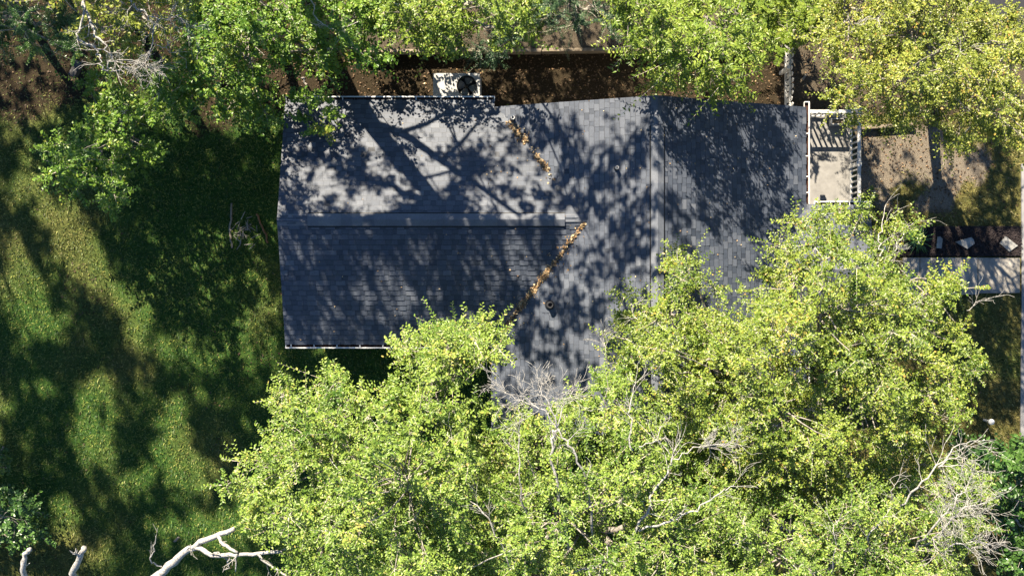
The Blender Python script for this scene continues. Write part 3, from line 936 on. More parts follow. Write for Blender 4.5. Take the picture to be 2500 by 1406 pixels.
# ------------------------------------------------------------------ picket fence
fence = empty('picket_fence', tuple(P(1918, 200, 0)))
tag(fence, 'white picket fence from the house to the north boundary', 'fence')
fx = P(1919, 0, 0.2)[0]; fy0 = YNR-0.25; fy1 = P(0, 40, 0)[1]
for zz in (0.28, 0.80):
    a = Acc(); a.box((fx-.055, fy0, zz-.045), (fx-.012, fy1, zz+.045)); a.obj('rail', MT['rail'], fence)
npk = int((fy1-fy0)/0.175)
for i in range(npk):
    y = fy0 + (i+0.5)*(fy1-fy0)/npk
    a = Acc(); w = 0.062; ln = R_.uniform(-.012, .03)
    hh = 1.02 + R_.uniform(-.02, .02)
    prof = [(-w, .05), (w, .05), (w, hh-.10), (0, hh), (-w, hh-.10)]
    V = [(fx-.008 + (q[1])*ln, y+q[0], q[1]) for q in prof] + [(fx+.014 + q[1]*ln, y+q[0], q[1]) for q in prof]
    a.add(V, [(0, 5, 6, 1), (1, 6, 7, 2), (2, 7, 8, 3), (3, 8, 9, 4), (4, 9, 5, 0)], [(0, 1, 2), (0, 2, 4), (2, 3, 4), (5, 7, 6), (5, 9, 7), (7, 9, 8)])
    a.obj('picket', MT['rail'], fence)
for y in (fy0+0.1, (fy0+fy1)/2, fy1-0.1):
    a = Acc(); a.box((fx-.145, y-.045, -.1), (fx-.058, y+.045, 0.95)); a.obj('post', MT['rail'], fence)

# ------------------------------------------------------------------ air conditioner
AH = 1.0
ac = empty('air_conditioner', tuple(P(1115, 220, 0)))
tag(ac, 'grey metal air conditioner with round top fan beside the north wall', 'air conditioner')
ax0, ay1, _ = P(1058, 180, AH); ax1 = P(1171, 0, AH)[0]; ay0 = P(0, 252, AH)[1]
fc = P(1139.5, 210, AH); fr = 24.0*(H-AH)/F
a = Acc()
for (p, q) in (((ax0, ay0), (ax1, ay0+.03)), ((ax0, ay1-.03), (ax1, ay1)), ((ax0, ay0+.03), (ax0+.03, ay1-.03)), ((ax1-.03, ay0+.03), (ax1, ay1-.03))):
    a.box((*p, 0.06), (*q, AH-0.012))
a.obj('cabinet', MT['acpanel'], ac)
a = Acc(); seg = 48
V = []
for i in range(seg):
    t = 2*math.pi*i/seg; c, s = math.cos(t), math.sin(t)
    kx = ((ax1+.008-fc[0]) if c > 0 else (ax0-.008-fc[0]))/c if abs(c) > 1e-6 else 1e9
    ky = ((ay1+.008-fc[1]) if s > 0 else (ay0-.008-fc[1]))/s if abs(s) > 1e-6 else 1e9
    k = min(kx, ky)
    V += [(fc[0]+fr*c, fc[1]+fr*s, AH+.004), (fc[0]+k*c, fc[1]+k*s, AH), (fc[0]+k*c, fc[1]+k*s, AH-.03), (fc[0]+fr*c, fc[1]+fr*s, AH-.03)]
q = []
for i in range(seg):
    j = (i+1) % seg
    q += [(4*i, 4*i+1, 4*j+1, 4*j), (4*i+1, 4*i+2, 4*j+2, 4*j+1), (4*i, 4*j, 4*j+3, 4*i+3)]
a.add(V, q)
# fill the four corners of the panel that the radial strips cut off
for cx_, cy_ in ((ax0-.008, ay0-.008), (ax1+.008, ay0-.008), (ax1+.008, ay1+.008), (ax0-.008, ay1+.008)):
    best = sorted(range(seg), key=lambda i: math.hypot(V[4*i+1][0]-cx_, V[4*i+1][1]-cy_))
    ang = math.atan2(cy_-fc[1], cx_-fc[0]) % (2*math.pi)
    i0 = int(ang/(2*math.pi)*seg) % seg; i1 = (i0+1) % seg
    a.add([V[4*i0+1], (cx_, cy_, AH), V[4*i1+1]], tris=[(0, 1, 2)])
a.obj('top_panel', MT['acpanel'], ac)
a = Acc(); a.lathe((fc[0], fc[1], AH), [(fr+.012, .002), (fr+.012, .016), (fr-.006, .016), (fr-.004, -.32), (0.001, -.32)], 40); a.obj('fan_shroud', MT['acdark'], ac, smooth=False)
fan = Acc()
fan.lathe((fc[0], fc[1], AH-.10), [(0.001, .06), (0.05, .055), (0.06, .04), (0.062, -.08), (0.001, -.08)], 20)
fan_o = fan.obj('fan_motor', MT['acdark'], ac, smooth=True)
for k in range(4):
    b = Acc(); t0 = math.radians(75 + 90*k); V = []; 
    for rr in np.linspace(0.05, fr*0.93, 6):
        wd = 0.32 + 0.28*math.sin(math.pi*min(1, rr/fr*0.85))
        for m_ in (-1, -0.33, 0.33, 1):
            t = t0 + wd*m_
            V.append((fc[0]+rr*math.cos(t), fc[1]+rr*math.sin(t), AH-.13 - 0.035*m_))
    q = [(i*4+j, i*4+j+1, i*4+5+j, i*4+4+j) for i in range(5) for j in range(3)]
    b.add(V, q); b.obj('fan_blade', MT['acblade'], ac, smooth=True)
g = Acc()
for rr in np.linspace(fr*0.2, fr*0.98, 6):
    t = np.linspace(0, 2*math.pi, 33)
    g.tube(np.stack([fc[0]+rr*np.cos(t), fc[1]+rr*np.sin(t), np.full(33, AH+.012)], -1), 0.0022, 4, cap=False)
for k in range(4):
    t = math.pi*(k+0.35)/4
    g.tube([(fc[0]-fr*math.cos(t), fc[1]-fr*math.sin(t), AH+.016), (fc[0]+fr*math.cos(t), fc[1]+fr*math.sin(t), AH+.016)], 0.003, 4)
g.obj('fan_guard', MT['acdark'], ac)
a = Acc(); a.box((ax0-.05, ay0-.05, -.08), (ax1+.03, ay1+.05, .06)); a.obj('base_slab', MT['slab'], ac)

# ------------------------------------------------------------------ small things in the yard
lamp = empty('bollard_light', tuple(P(2423, 1036, 0)))
tag(lamp, 'round white topped garden light post in the straw coloured grass', 'garden light')
lp = P(2421, 1030, 0.55)
a = Acc(); a.lathe((lp[0], lp[1], 0), [(0.035, -.02), (0.035, 0.5)], 14); a.obj('post', MT['rail'], lamp, smooth=True)
a = Acc(); a.lathe((lp[0], lp[1], 0.48), [(0.001, 0), (0.088, 0.0), (0.088, 0.07), (0.06, 0.10), (0.001, 0.11)], 20); a.obj('cap', MT['white'], lamp, smooth=True)

def stick(name, pts_px, r0, r1, mat, label, z=0.05, wob=0.01, cat='stick', group=None, seg=7):
    pts = np.array([P(x, y, z) for x, y in pts_px])
    t = np.linspace(0, len(pts)-1, 14); i = np.minimum(t.astype(int), len(pts)-2); f = (t-i)[:, None]
    pp = pts[i]*(1-f)+pts[i+1]*f
    pp[:, 2] = gz(pp[:, 0], pp[:, 1]) + r0*0.8 + 0.015
    pp += RNG.normal(0, wob, pp.shape)*np.array([1, 1, .3])
    a = Acc(); a.tube(pp, np.linspace(r0, r1, len(pp))*RNG.uniform(.88, 1.12, len(pp)), seg)
    o = a.obj(name, MT[mat], smooth=True)
    tag(o, label, cat, group)
stick('fallen_branch', [(565, 495), (563, 530), (560, 560), (562, 585), (566, 606)], 0.035, 0.03, 'stick', 'long grey fallen branch lying north to south in the lawn')
stick('fallen_branch', [(627, 522), (633, 540), (642, 558), (649, 575), (652, 592)], 0.028, 0.03, 'rust', 'rust brown curved fallen branch nearest the house')
stick('fallen_branch', [(425, 1322), (436, 1312)], 0.03, 0.03, 'stick', 'short grey stick by the dead tree limbs')
pile = empty('brush_pile', tuple(P(597, 565, 0)))
tag(pile, 'dark heap of small sticks between the two fallen branches', 'brush pile')
for i in range(30):
    c = P(R_.gauss(596, 14), R_.gauss(562, 19), 0.0); an = R_.uniform(0, math.pi); l = R_.uniform(.06, .19)
    if i > 30: an = math.radians(-70 + R_.uniform(-12, 12)); c = P(R_.gauss(598, 6), R_.gauss(575, 6), 0); l = .2
    d = np.array([math.cos(an), math.sin(an), R_.uniform(-.2, .2)])
    c[2] = float(gz(c[0], c[1])) + R_.uniform(.03, .10)
    a = Acc(); a.tube([c-d*l, c+np.array([0, 0, R_.uniform(-.01, .02)]), c+d*l], [.010, .012, .007], 5, tone=R_.random()*.5); a.obj('stick', MT['bark'], pile)
log = Acc(); p0 = P(196, 152, .18); p1 = P(176, 188, .18)
d = (p1-p0)/np.linalg.norm(p1-p0)
log.obox((p0+p1)/2, (d, np.array([-d[1], d[0], 0]), (0, 0, 1)), (np.linalg.norm(p1-p0)/2, 0.11, 0.09), tone=0.0)
log.obox((p0+p1)/2+np.array([0.12, .04, .1]), (d, np.array([-d[1], d[0], 0]), (0, 0, 1)), (np.linalg.norm(p1-p0)/2, 0.02, 0.02), tone=0.9)
o = log.obj('timber_log', MT['oldwood']); tag(o, 'squared grey timber lying in the dark under the upper trees', 'log')
a = Acc(); c = P(1964, 188, .05); a.obox(c, ((.5, .86, 0), (-.86, .5, 0), (0, 0, 1)), (.11, .03, .03), tone=.9)
o = a.obj('wood_offcut', MT['stick']); tag(o, 'pale wood offcut on brown soil east of the picket fence', 'wood')

# spiky plant in the mulch bed
def spiky(px, py, n, ln, label):
    r = empty('spiky_plant', tuple(P(px, py, 0)))
    tag(r, label, 'plant')
    c = P(px, py, 0.08)
    for i in range(n):
        a = Acc(); t = 2*math.pi*i/n + R_.uniform(-.2, .2); l = ln*R_.uniform(.65, 1.1); e = R_.uniform(.35, 1.1)
        pts = []
        for k in range(6):
            u = k/5; rr = l*u*math.cos(e*(1-u*0.9)); zz = l*(math.sin(e)*u - 0.65*u*u*0.8)
            pts.append((c[0]+rr*math.cos(t), c[1]+rr*math.sin(t), c[2]+max(0, zz)+.03))
        pts = np.array(pts); s = np.array([-math.sin(t), math.cos(t), 0.0])
        w = np.array([.014, .022, .024, .02, .012, .001])[:, None]
        V = np.concatenate([pts-s*w, pts-np.array([0, 0, .008]), pts+s*w])
        q = [(k, k+1, k+7, k+6) for k in range(5)] + [(k+6, k+7, k+13, k+12) for k in range(5)]
        a.add(V, q, tone=R_.random()); a.obj('leaf', LEAF['deep'], r)
spiky(2237, 585, 46, 0.52, 'spiky dark green plant at the porch end of the mulch')

# ------------------------------------------------------------------ trees
def unit(v): return v/(np.linalg.norm(v, axis=-1, keepdims=True)+1e-9)

class Crown:
    def __init__(s): s.V = []; s.F = []; s.T = []; s.c = 0; s.n = 0
    def leaves(s, B, D, N, ln, wd, tone, curl=0.15, fold=0.25):
        """B bases, D directions, N normals (n,3)"""
        n = len(B)
        D = unit(D); N = unit(N - D*(D*N).sum(1, keepdims=True)); S = np.cross(N, D)
        ln = ln[:, None]; wd = wd[:, None]
        f = N*wd*fold
        v0 = B
        v1 = B + D*ln*0.32 - S*wd*0.92 + f
        v2 = B + D*ln*0.70 - S*wd*0.70 + f - N*ln*curl*0.35
        v3 = B + D*ln - N*ln*curl
        v4 = B + D*ln*0.70 + S*wd*0.70 + f - N*ln*curl*0.35
        v5 = B + D*ln*0.32 + S*wd*0.92 + f
        V = np.stack([v0, v1, v2, v3, v4, v5], 1).reshape(-1, 3)
        k = np.arange(n)[:, None]*6 + s.c
        s.V.append(V); s.F.append(np.concatenate([k+np.array([0, 1, 2, 3]), k+np.array([0, 3, 4, 5])]))
        s.T.append(np.repeat(tone, 6)); s.c += 6*n; s.n += n
    def obj(s, mat, parent, name='crown'):
        me = np_mesh(name, np.concatenate(s.V), np.concatenate(s.F), tone=np.concatenate(s.T))
        return link(name, me, mat, parent)

LEAVES = 0
def fill_clumps(crown, twigs, C, R, rng, K=14, nl=9, ll=0.09, lw=0.42, up=0.9, droop=0.15, style='alt', spread=1.0, twig_frac=0.35, sunny=0.55):
    """C (n,3) clump centres, R radii"""
    n = len(C)
    Kn = np.maximum(3, rng.poisson(K, n))
    idx = np.repeat(np.arange(n), Kn); m = len(idx)
    d = unit(rng.normal(0, 1, (m, 3)) + np.array([0, 0, 0.55]))
    r = R[idx]
    start = C[idx] + d*(r*rng.uniform(0.0, 0.45, m))[:, None]
    tl = r*rng.uniform(0.45, 1.05, m)*spread
    bt = rng.normal(0, 0.16, n)[idx]
    sunv = L*sunny
    for j in range(nl):
        u = (j+0.6)/nl
        pos = start + d*(tl*u)[:, None]
        pos[:, 2] -= droop*tl*u*u
        side = unit(np.cross(d, np.array([0, 0, 1.0])) + 1e-3)
        sg = 1.0 if j % 2 == 0 else -1.0
        if style == 'pair': reps = (1.0, -1.0)
        else: reps = (sg,)
        for q in reps:
            jit = rng.normal(0, 0.28 if style == 'alt' else 0.10, (m, 3))
            D = d*(0.55 if style == 'alt' else 0.3) + side*q*0.9 + jit
            D[:, 2] -= 0.12
            N = np.array([0, 0, up]) + sunv + rng.normal(0, 0.56, (m, 3))
            ln = ll*rng.uniform(0.7, 1.25, m)
            if style == 'pair': ln *= 0.55 + 0.6*math.sin(math.pi*min(1, 0.15+u*0.8))
            tone = np.clip(0.46 + bt + rng.normal(0, 0.25, m), 0, 1)
            rare = rng.random(m) < 0.006; tone[rare] = 1.35
            crown.leaves(pos, D, N, ln, ln*lw*rng.uniform(0.85, 1.15, m), tone, curl=rng.uniform(0.0, 0.35))
    sel = np.nonzero(rng.random(m) < twig_frac)[0]
    if twigs is not None and len(sel):
        p0 = start[sel]-d[sel]*(r[sel]*0.3)[:, None]; p1 = start[sel]+d[sel]*(tl[sel]*0.95)[:, None]; p1[:, 2] -= droop*tl[sel]*0.9
        w = rng.uniform(0.003, 0.009, len(sel))[:, None]
        a1 = unit(np.cross(d[sel], np.array([0.3, 0.2, 1.0]))); a2 = np.cross(d[sel], a1)
        V = np.stack([p0+a1*w, p0-a1*w*.5+a2*w*.87, p0-a1*w*.5-a2*w*.87, p1+a1*w*.4, p1-a1*w*.2+a2*w*.35, p1-a1*w*.2-a2*w*.35], 1).reshape(-1, 3)
        k = np.arange(len(sel))[:, None]*6
        q = np.concatenate([k+np.array([0, 1, 4, 3]), k+np.array([1, 2, 5, 4]), k+np.array([2, 0, 3, 5])])
        twigs.add(V, q)

def poly_clumps(poly, ze, zt, rng, spacing=0.46, layers=((0, .64), (-0.8, 0.5), (-1.7, 0.42)), edge=130.0, keepf=1.0, jitter=0.55, holes=(), inset=0):
    """clumps under a dome over an outline given in photo pixels at the crown's own height"""
    P_ = np.array(poly, float); zm = (ze+zt)/2
    s = spacing*F/(H-zm)
    x0, y0 = P_.min(0); x1, y1 = P_.max(0)
    C = []
    for dz, frac in layers:
        gx, gy = np.meshgrid(np.arange(x0, x1, s), np.arange(y0, y1, s*0.87), indexing='ij')
        gx = gx + (np.arange(gx.shape[1]) % 2)[None, :]*s*0.5 + rng.uniform(-s*.45, s*.45, gx.shape); gy = gy + rng.uniform(-s*.45, s*.45, gy.shape)
        gx, gy = gx.ravel(), gy.ravel()
        k = inside(poly, gx, gy) & (rng.random(len(gx)) < frac*keepf)
        for hx_, hy_, hr_ in holes: k &= np.hypot(gx-hx_, gy-hy_) > hr_*rng.uniform(.8, 1.15, len(gx))
        gx, gy = gx[k], gy[k]
        # distance to the outline
        dist = np.full(len(gx), 1e9)
        for i in range(len(poly)):
            a = P_[i]; b = P_[(i+1) % len(poly)]; ab = b-a
            t = np.clip(((gx-a[0])*ab[0]+(gy-a[1])*ab[1])/(ab@ab+1e-9), 0, 1)
            dist = np.minimum(dist, np.hypot(gx-a[0]-t*ab[0], gy-a[1]-t*ab[1]))
        if dz < 0 or inset:
            k = dist > max(-dz*14, inset); gx, gy, dist = gx[k], gy[k], dist[k]
        t = np.clip(dist/edge, 0, 1)
        z = ze + (zt-ze)*np.sqrt(t) + dz + rng.normal(0, jitter, len(gx)) + 1.2*(fbm(gx/90, gy/90, VB)-0.5)
        sc = (H-z)/F
        C.append(np.stack([(gx-CX)*sc, (CY-gy)*sc, z], -1))
    return np.concatenate(C)

def ball_clumps(c, r, n, rng, shell=0.55):
    d = unit(rng.normal(0, 1, (n, 3)))
    rr = shell + (1-shell)*rng.random(n)**0.6
    return np.asarray(c) + d*rr[:, None]*np.asarray(r)*(1+0.25*(rng.random(n)-0.5))[:, None]

def wig(p0, p1, n, amp, rng, sag=0.0):
    t = np.linspace(0, 1, n)[:, None]
    q = np.asarray(p0)*(1-t)+np.asarray(p1)*t
    w = np.cumsum(rng.normal(0, amp, (n, 3)), axis=0); w -= w[0]; w -= t*w[-1]
    q = q + w
    q[:, 2] += sag*np.sin(np.pi*t[:, 0])
    return q

def skeleton(acc, base, C, tr, rng, nlimb=6, fork=None, trunk_pts=None, branch=True):
    """trunk, limbs to groups of clumps, and a branch to each clump"""
    base = np.asarray(base, float)
    cm = C.mean(0)
    if trunk_pts is None:
        fk = base*0.55 + cm*0.45; fk[2] = max(1.2, cm[2]*0.45) if fork is None else fork
        tp = wig(base, fk, 7, 0.05, rng)
    else:
        tp = np.asarray(trunk_pts, float); fk = tp[-1]
    acc.tube(tp, np.linspace(tr*1.15, tr*0.75, len(tp)), 9)
    k = min(nlimb, len(C))
    cen = C[rng.choice(len(C), k, replace=False)].copy()
    for _ in range(6):
        lab = np.argmin(((C[:, None]-cen[None])**2).sum(-1), 1)
        for i in range(k):
            if (lab == i).any(): cen[i] = C[lab == i].mean(0)
    for i in range(k):
        grp = C[lab == i]
        if not len(grp): continue
        end = cen[i] - np.array([0, 0, 0.45])
        lp = wig(fk, end, 9, 0.10, rng, sag=0.35)
        acc.tube(lp, np.linspace(tr*0.6, tr*0.16, 9), 6)
        if not branch: continue
        for c in grp:
            j = rng.integers(4, 9); s = lp[j]
            bp = wig(s, c, 5, 0.05, rng, sag=0.1)
            r0 = min(0.03, tr*0.16)
            acc.tube(bp, np.linspace(r0, 0.006, 5), 4, cap=False)

def grow(acc, p, d, ln, r, depth, rng, bend=0.25, up=0.05, ang=0.6):
    n = 5
    pts = [np.asarray(p, float)]; dd = unit(np.asarray(d, float))
    dirs = [dd]
    for i in range(n-1):
        dd = unit(dd + rng.normal(0, bend*0.5, 3) + np.array([0, 0, up])); dirs.append(dd)
        pts.append(pts[-1]+dd*ln/(n-1))
    acc.tube(pts, np.linspace(r, max(0.0035, r*0.5), n), 5 if r > 0.012 else 4, cap=False)
    if depth <= 0: return
    for i in range(1, n):
        if rng.random() < 0.8 or i == n-1:
            q = unit(np.cross(dirs[i], rng.normal(0, 1, 3)))
            grow(acc, pts[i], dirs[i]*(1-0.25*ang)+q*ang, ln*rng.uniform(0.45, 0.75), max(0.0035, r*0.55), depth-1, rng, bend, up, ang)

LIMBROOT = [None]
def limb_px(acc, pts, r0, r1, rng, side=0, depth=1, sl=0.6, seg=7, wob=0.030, fan=None):
    """bare limb through (px,py,z) points with side twigs"""
    own = acc is None
    if own: acc = Acc(); r0 *= 0.75; r1 *= 0.9
    p = np.array([P(*q) for q in pts])
    m = (len(p)-1)*4+1
    t = np.linspace(0, len(p)-1, m); i = np.minimum(t.astype(int), len(p)-2); f = (t-i)[:, None]
    q = p[i]*(1-f)+p[i+1]*f
    q[1:-1] += rng.normal(0, wob, (m-2, 3))
    rr = np.linspace(r0, r1, m)
    acc.tube(q, rr*rng.uniform(.9, 1.1, m), seg)
    for _ in range(side):
        k = rng.integers(m//4, m); dd = q[min(k, m-1)]-q[max(0, k-1)]
        s = unit(np.cross(unit(dd), rng.normal(0, 1, 3)))
        grow(acc, q[k], unit(dd)*0.8+s*0.8, sl*rng.uniform(.6, 1.2), max(.005, rr[k]*0.45), depth, rng)
    if fan:
        n, ln_, dep = fan
        dd = unit(q[-1]-q[-2])
        for _ in range(n): grow(acc, q[-1], dd+rng.normal(0, .55, 3), ln_*rng.uniform(.7, 1.2), max(.006, r1*.7), dep, rng)
    if own: acc.obj('bare_branch', MT['palebark'], LIMBROOT[0], smooth=True)

def tree(name, label, base, C, mat, seed, tr=0.16, nlimb=6, R=0.5, bark='bark', cat='tree', limbs=None, twigmat='twig', trunk_pts=None, branch=True, group=None, extra_limbs=None, sprig=.4, **kw):
    rng = np.random.default_rng(seed)
    b = np.asarray(base, float)
    root = empty(name, (b[0], b[1], 0))
    tag(root, label, cat, group)
    sk = Acc(); skeleton(sk, (b[0], b[1], -0.1), C, tr, rng, nlimb, trunk_pts=trunk_pts, branch=branch)
    if extra_limbs: extra_limbs(sk, rng)
    sk.obj('trunk', MT[bark], root, smooth=True)
    cr = Crown(); tw = Acc()
    fill_clumps(cr, tw, C, np.full(len(C), R)*rng.uniform(.65, 1.4, len(C)), rng, **kw)
    if sprig:
        sub = C[rng.random(len(C)) < sprig]
        k2 = dict(kw); k2.update(K=2.2, nl=13, spread=1.0, twig_frac=.9, droop=.25)
        fill_clumps(cr, tw, sub, np.full(len(sub), R*1.9)*rng.uniform(.7, 1.3, len(sub)), rng, **k2)
    cr.obj(LEAF[mat], root)
    if tw.v: tw.obj('twigs', MT[twigmat], root)['kind'] = 'stuff'
    if limbs:
        LIMBROOT[0] = root; limbs(None, rng); LIMBROOT[0] = None
    global LEAVES; LEAVES += cr.n
    return root

rs = np.random.default_rng
# --- south side
def limbs_A(a, r):
    limb_px(a, [(1165, 1190, 7.6), (1140, 1130, 7.9), (1090, 1060, 8.2)], .02, .008, r, 3, 1)
    limb_px(a, [(880, 1330, 7.6), (860, 1200, 8.4), (800, 1110, 8.0)], .022, .008, r, 3, 1)
    limb_px(a, [(1140, 1390, 7.8), (1240, 1345, 8.6), (1290, 1335, 8.8)], .02, .01, r, 3, 1, .5)
    limb_px(a, [(1250, 1400, 8.4), (1195, 1260, 8.9), (1130, 1215, 8.8)], .022, .01, r, 5, 1, .5)
tree('yellow_green_tree', 'round leaved yellow green tree south of the gutter overhanging the lawn', P(930, 1180, 0),
     poly_clumps(CR_A, 5.4, 8.6, rs(21), 0.44, inset=13, holes=((740, 1180, 26), (835, 1010, 30), (1200, 1000, 30))), 'lime', 101, tr=.17, nlimb=8, R=.42, ll=.080, lw=.29, limbs=limbs_A, K=19, twig_frac=.5)

def limbs_B(a, r):
    limb_px(a, [(1384, 1400, 7.0), (1388, 1340, 7.6), (1372, 1250, 8.6), (1352, 1150, 9.0), (1345, 1070, 9.2), (1362, 1045, 9.3)], .055, .03, r, 5, 1, .4)
    limb_px(a, [(1455, 1390, 7.0), (1445, 1300, 8.0), (1432, 1200, 8.8), (1420, 1140, 9.2), (1390, 1085, 9.3), (1360, 1045, 9.4)], .045, .022, r, 6, 1, .4)
    limb_px(a, [(1360, 1045, 9.4), (1330, 1005, 9.5), (1290, 985, 9.5), (1235, 960, 9.4)], .026, .008, r, 12, 2, .5, fan=(3, .5, 1))
    limb_px(a, [(1360, 1045, 9.4), (1345, 990, 9.5), (1320, 950, 9.5)], .024, .008, r, 9, 2, .45, fan=(4, .5, 1))
    limb_px(a, [(1360, 1045, 9.4), (1375, 985, 9.5), (1395, 960, 9.5)], .022, .008, r, 8, 2, .4, fan=(3, .45, 1))
    limb_px(a, [(1296, 1300, 7.8), (1278, 1230, 8.6), (1265, 1150, 9.0), (1268, 1060, 9.1)], .028, .010, r, 7, 1, .5, fan=(3, .5, 1))
    limb_px(a, [(1518, 1350, 8.0), (1560, 1290, 8.7), (1585, 1230, 9.0), (1625, 1160, 9.2), (1640, 1120, 9.2)], .055, .018, r, 6, 1, .5, fan=(3, .6, 1))
    limb_px(a, [(1560, 1295, 8.7), (1640, 1272, 9.0), (1700, 1245, 9.2), (1760, 1200, 9.2), (1790, 1185, 9.1)], .04, .010, r, 7, 1, .5)
    limb_px(a, [(1640, 1120, 9.2), (1700, 1095, 9.4), (1750, 1085, 9.4), (1795, 1082, 9.3)], .02, .007, r, 14, 2, .4, fan=(3, .4, 1))
    limb_px(a, [(1545, 1100, 9.2), (1538, 1040, 9.3), (1540, 985, 9.2), (1552, 935, 9.0)], .026, .009, r, 6, 1, .45, fan=(3, .5, 1))
    limb_px(a, [(1560, 1090, 9.3), (1600, 1075, 9.4), (1620, 1040, 9.3)], .018, .007, r, 5, 1, .4)
    limb_px(a, [(1390, 1400, 8.4), (1450, 1375, 8.8), (1500, 1402, 8.8)], .03, .02, r, 5, 1, .5)
    limb_px(a, [(1480, 1330, 8.9), (1490, 1370, 8.9), (1440, 1380, 8.9)], .016, .008, r, 4, 1, .4)
tree('yellow_green_tree', 'yellow green tree with tall white bare limbs at the bottom middle', P(1420, 1330, 0),
     poly_clumps(CR_B, 5.6, 8.4, rs(22), 0.44, holes=((1235, 1155, 18), (1460, 1210, 22), (1290, 985, 16), (1490, 1250, 16))), 'lime', 102, tr=.19, nlimb=8, R=.40, ll=.074, lw=.29, limbs=limbs_B, K=19, twig_frac=.5)

def limbs_C(a, r):
    limb_px(a, [(2115, 775, 7.2), (2130, 730, 7.5), (2140, 680, 7.6), (2148, 620, 7.6), (2147, 600, 7.5), (2152, 550, 7.3), (2163, 500, 7.0)], .035, .009, r, 6, 1, .5)
    limb_px(a, [(2145, 680, 7.5), (2175, 615, 7.6), (2210, 570, 7.4), (2235, 540, 7.1)], .024, .008, r, 6, 1, .45)
    limb_px(a, [(2098, 800, 7.0), (2115, 770, 7.2), (2150, 720, 7.4), (2185, 690, 7.3)], .03, .009, r, 5, 1, .5)
    limb_px(a, [(2175, 778, 7.2), (2215, 745, 7.4), (2255, 720, 7.3)], .02, .008, r, 5, 1, .4)
    limb_px(a, [(2360, 758, 5.6), (2390, 738, 5.7), (2420, 730, 5.6)], .014, .005, r, 6, 1, .4)
    limb_px(a, [(2105, 945, 7.4), (2130, 985, 7.6), (2160, 1030, 7.4)], .018, .008, r, 4, 1, .4)
    limb_px(a, [(2045, 925, 6.8), (2052, 960, 6.2), (2035, 1000, 5.6), (2005, 1060, 5.0)], .06, .09, r, 2, 1, .4)
    limb_px(a, [(1700, 700, 6.9), (1680, 660, 7.1), (1655, 635, 7.1)], .012, .005, r, 5, 1, .3)
    limb_px(a, [(1490, 900, 6.6), (1475, 850, 6.8), (1480, 805, 6.8)], .014, .005, r, 6, 2, .35)
    limb_px(a, [(1600, 830, 7.0), (1555, 780, 7.2), (1540, 740, 7.1)], .014, .005, r, 6, 1, .35)
CC = poly_clumps(CR_C, 4.9, 8.4, rs(23), 0.43, holes=((2045, 975, 26), (2112, 1035, 40), (2075, 1000, 20), (2120, 590, 26), (2170, 600, 22), (1870, 700, 30), (2090, 575, 22), (1690, 940, 12)))
pxC = CX + CC[:, 0]*F/(H-CC[:, 2]); pyC = CY - CC[:, 1]*F/(H-CC[:, 2])
thin = (pxC > 2060) & (pyC < 690) & (pxC < 2290)
CC = CC[~thin | (rs(1).random(len(CC)) < 0.50)]
tree('yellow_green_tree', 'largest yellow green tree overhanging the porch roof and walkway', P(2010, 1010, 0), CC, 'yellow', 103, tr=.2, nlimb=10, R=.40, ll=.066, lw=.34, limbs=limbs_C, K=21, twig_frac=.45)

def limbs_D(a, r):
    limb_px(a, [(2100, 1330, 7.0), (2180, 1255, 8.2), (2240, 1190, 8.6), (2290, 1140, 8.8), (2330, 1090, 8.8), (2375, 1075, 8.6)], .04, .010, r, 8, 1, .6, fan=(2, .5, 1))
    limb_px(a, [(2290, 1140, 8.8), (2340, 1115, 8.9), (2400, 1122, 8.7)], .02, .006, r, 8, 1, .4)
    limb_px(a, [(2290, 1140, 8.8), (2350, 1130, 8.9), (2385, 1150, 8.7)], .016, .006, r, 6, 1, .35)
    limb_px(a, [(2215, 1355, 7.6), (2270, 1300, 8.6), (2310, 1250, 9.0), (2340, 1210, 9.2), (2360, 1190, 9.2)], .04, .012, r, 16, 2, .55, fan=(4, .5, 1))
    limb_px(a, [(2230, 1350, 7.8), (2300, 1300, 8.8), (2350, 1240, 9.2), (2395, 1230, 9.2)], .035, .01, r, 16, 2, .55, fan=(3, .5, 1))
    limb_px(a, [(2260, 1340, 8.0), (2330, 1330, 8.9), (2390, 1320, 9.0), (2440, 1330, 8.8)], .03, .009, r, 14, 2, .5, fan=(3, .5, 1))
    limb_px(a, [(2130, 1360, 8.0), (2120, 1310, 8.6), (2160, 1260, 8.8)], .026, .01, r, 6, 1, .5)
    limb_px(a, [(2180, 1255, 8.2), (2180, 1200, 8.6), (2178, 1165, 8.6)], .016, .006, r, 4, 1, .4)
    limb_px(a, [(1905, 1355, 8.2), (1960, 1400, 8.6)], .02, .012, r, 4, 1, .5)
    limb_px(a, [(2030, 1400, 8.2), (2040, 1330, 8.8), (2035, 1280, 8.8)], .02, .008, r, 6, 1, .45)
    limb_px(a, [(1790, 1330, 8.4), (1830, 1300, 8.6)], .014, .006, r, 3, 1, .4)
tree('yellow_green_tree', 'yellow green tree in the bottom corner with brooms of grey bare twigs', P(2110, 1330, 0),
     poly_clumps(CR_D, 5.4, 8.4, rs(24), 0.45, holes=((2145, 1240, 18), (2410, 1370, 42), (1790, 1400, 40), (2230, 1110, 20))), 'lime', 104, tr=.18, nlimb=8, R=.40, ll=.070, lw=.29, limbs=limbs_D, K=19, twig_frac=.5)
CR_E = [(2280,1095),(2330,1050),(2380,1075),(2430,1085),(2480,1080),(2540,1070),(2560,1460),(2440,1460),(2460,1330),(2420,1180),(2330,1120)]
tree('broadleaf_shrub', 'glossy dark green broadleaf shrub along the sidewalk edge', P(2460, 1210, 0),
     poly_clumps(CR_E, 1.0, 3.0, rs(25), 0.42, edge=90), 'deep', 105, tr=.08, nlimb=6, R=.42, cat='shrub', ll=.13, lw=.36, K=12, nl=8, twig_frac=.1)
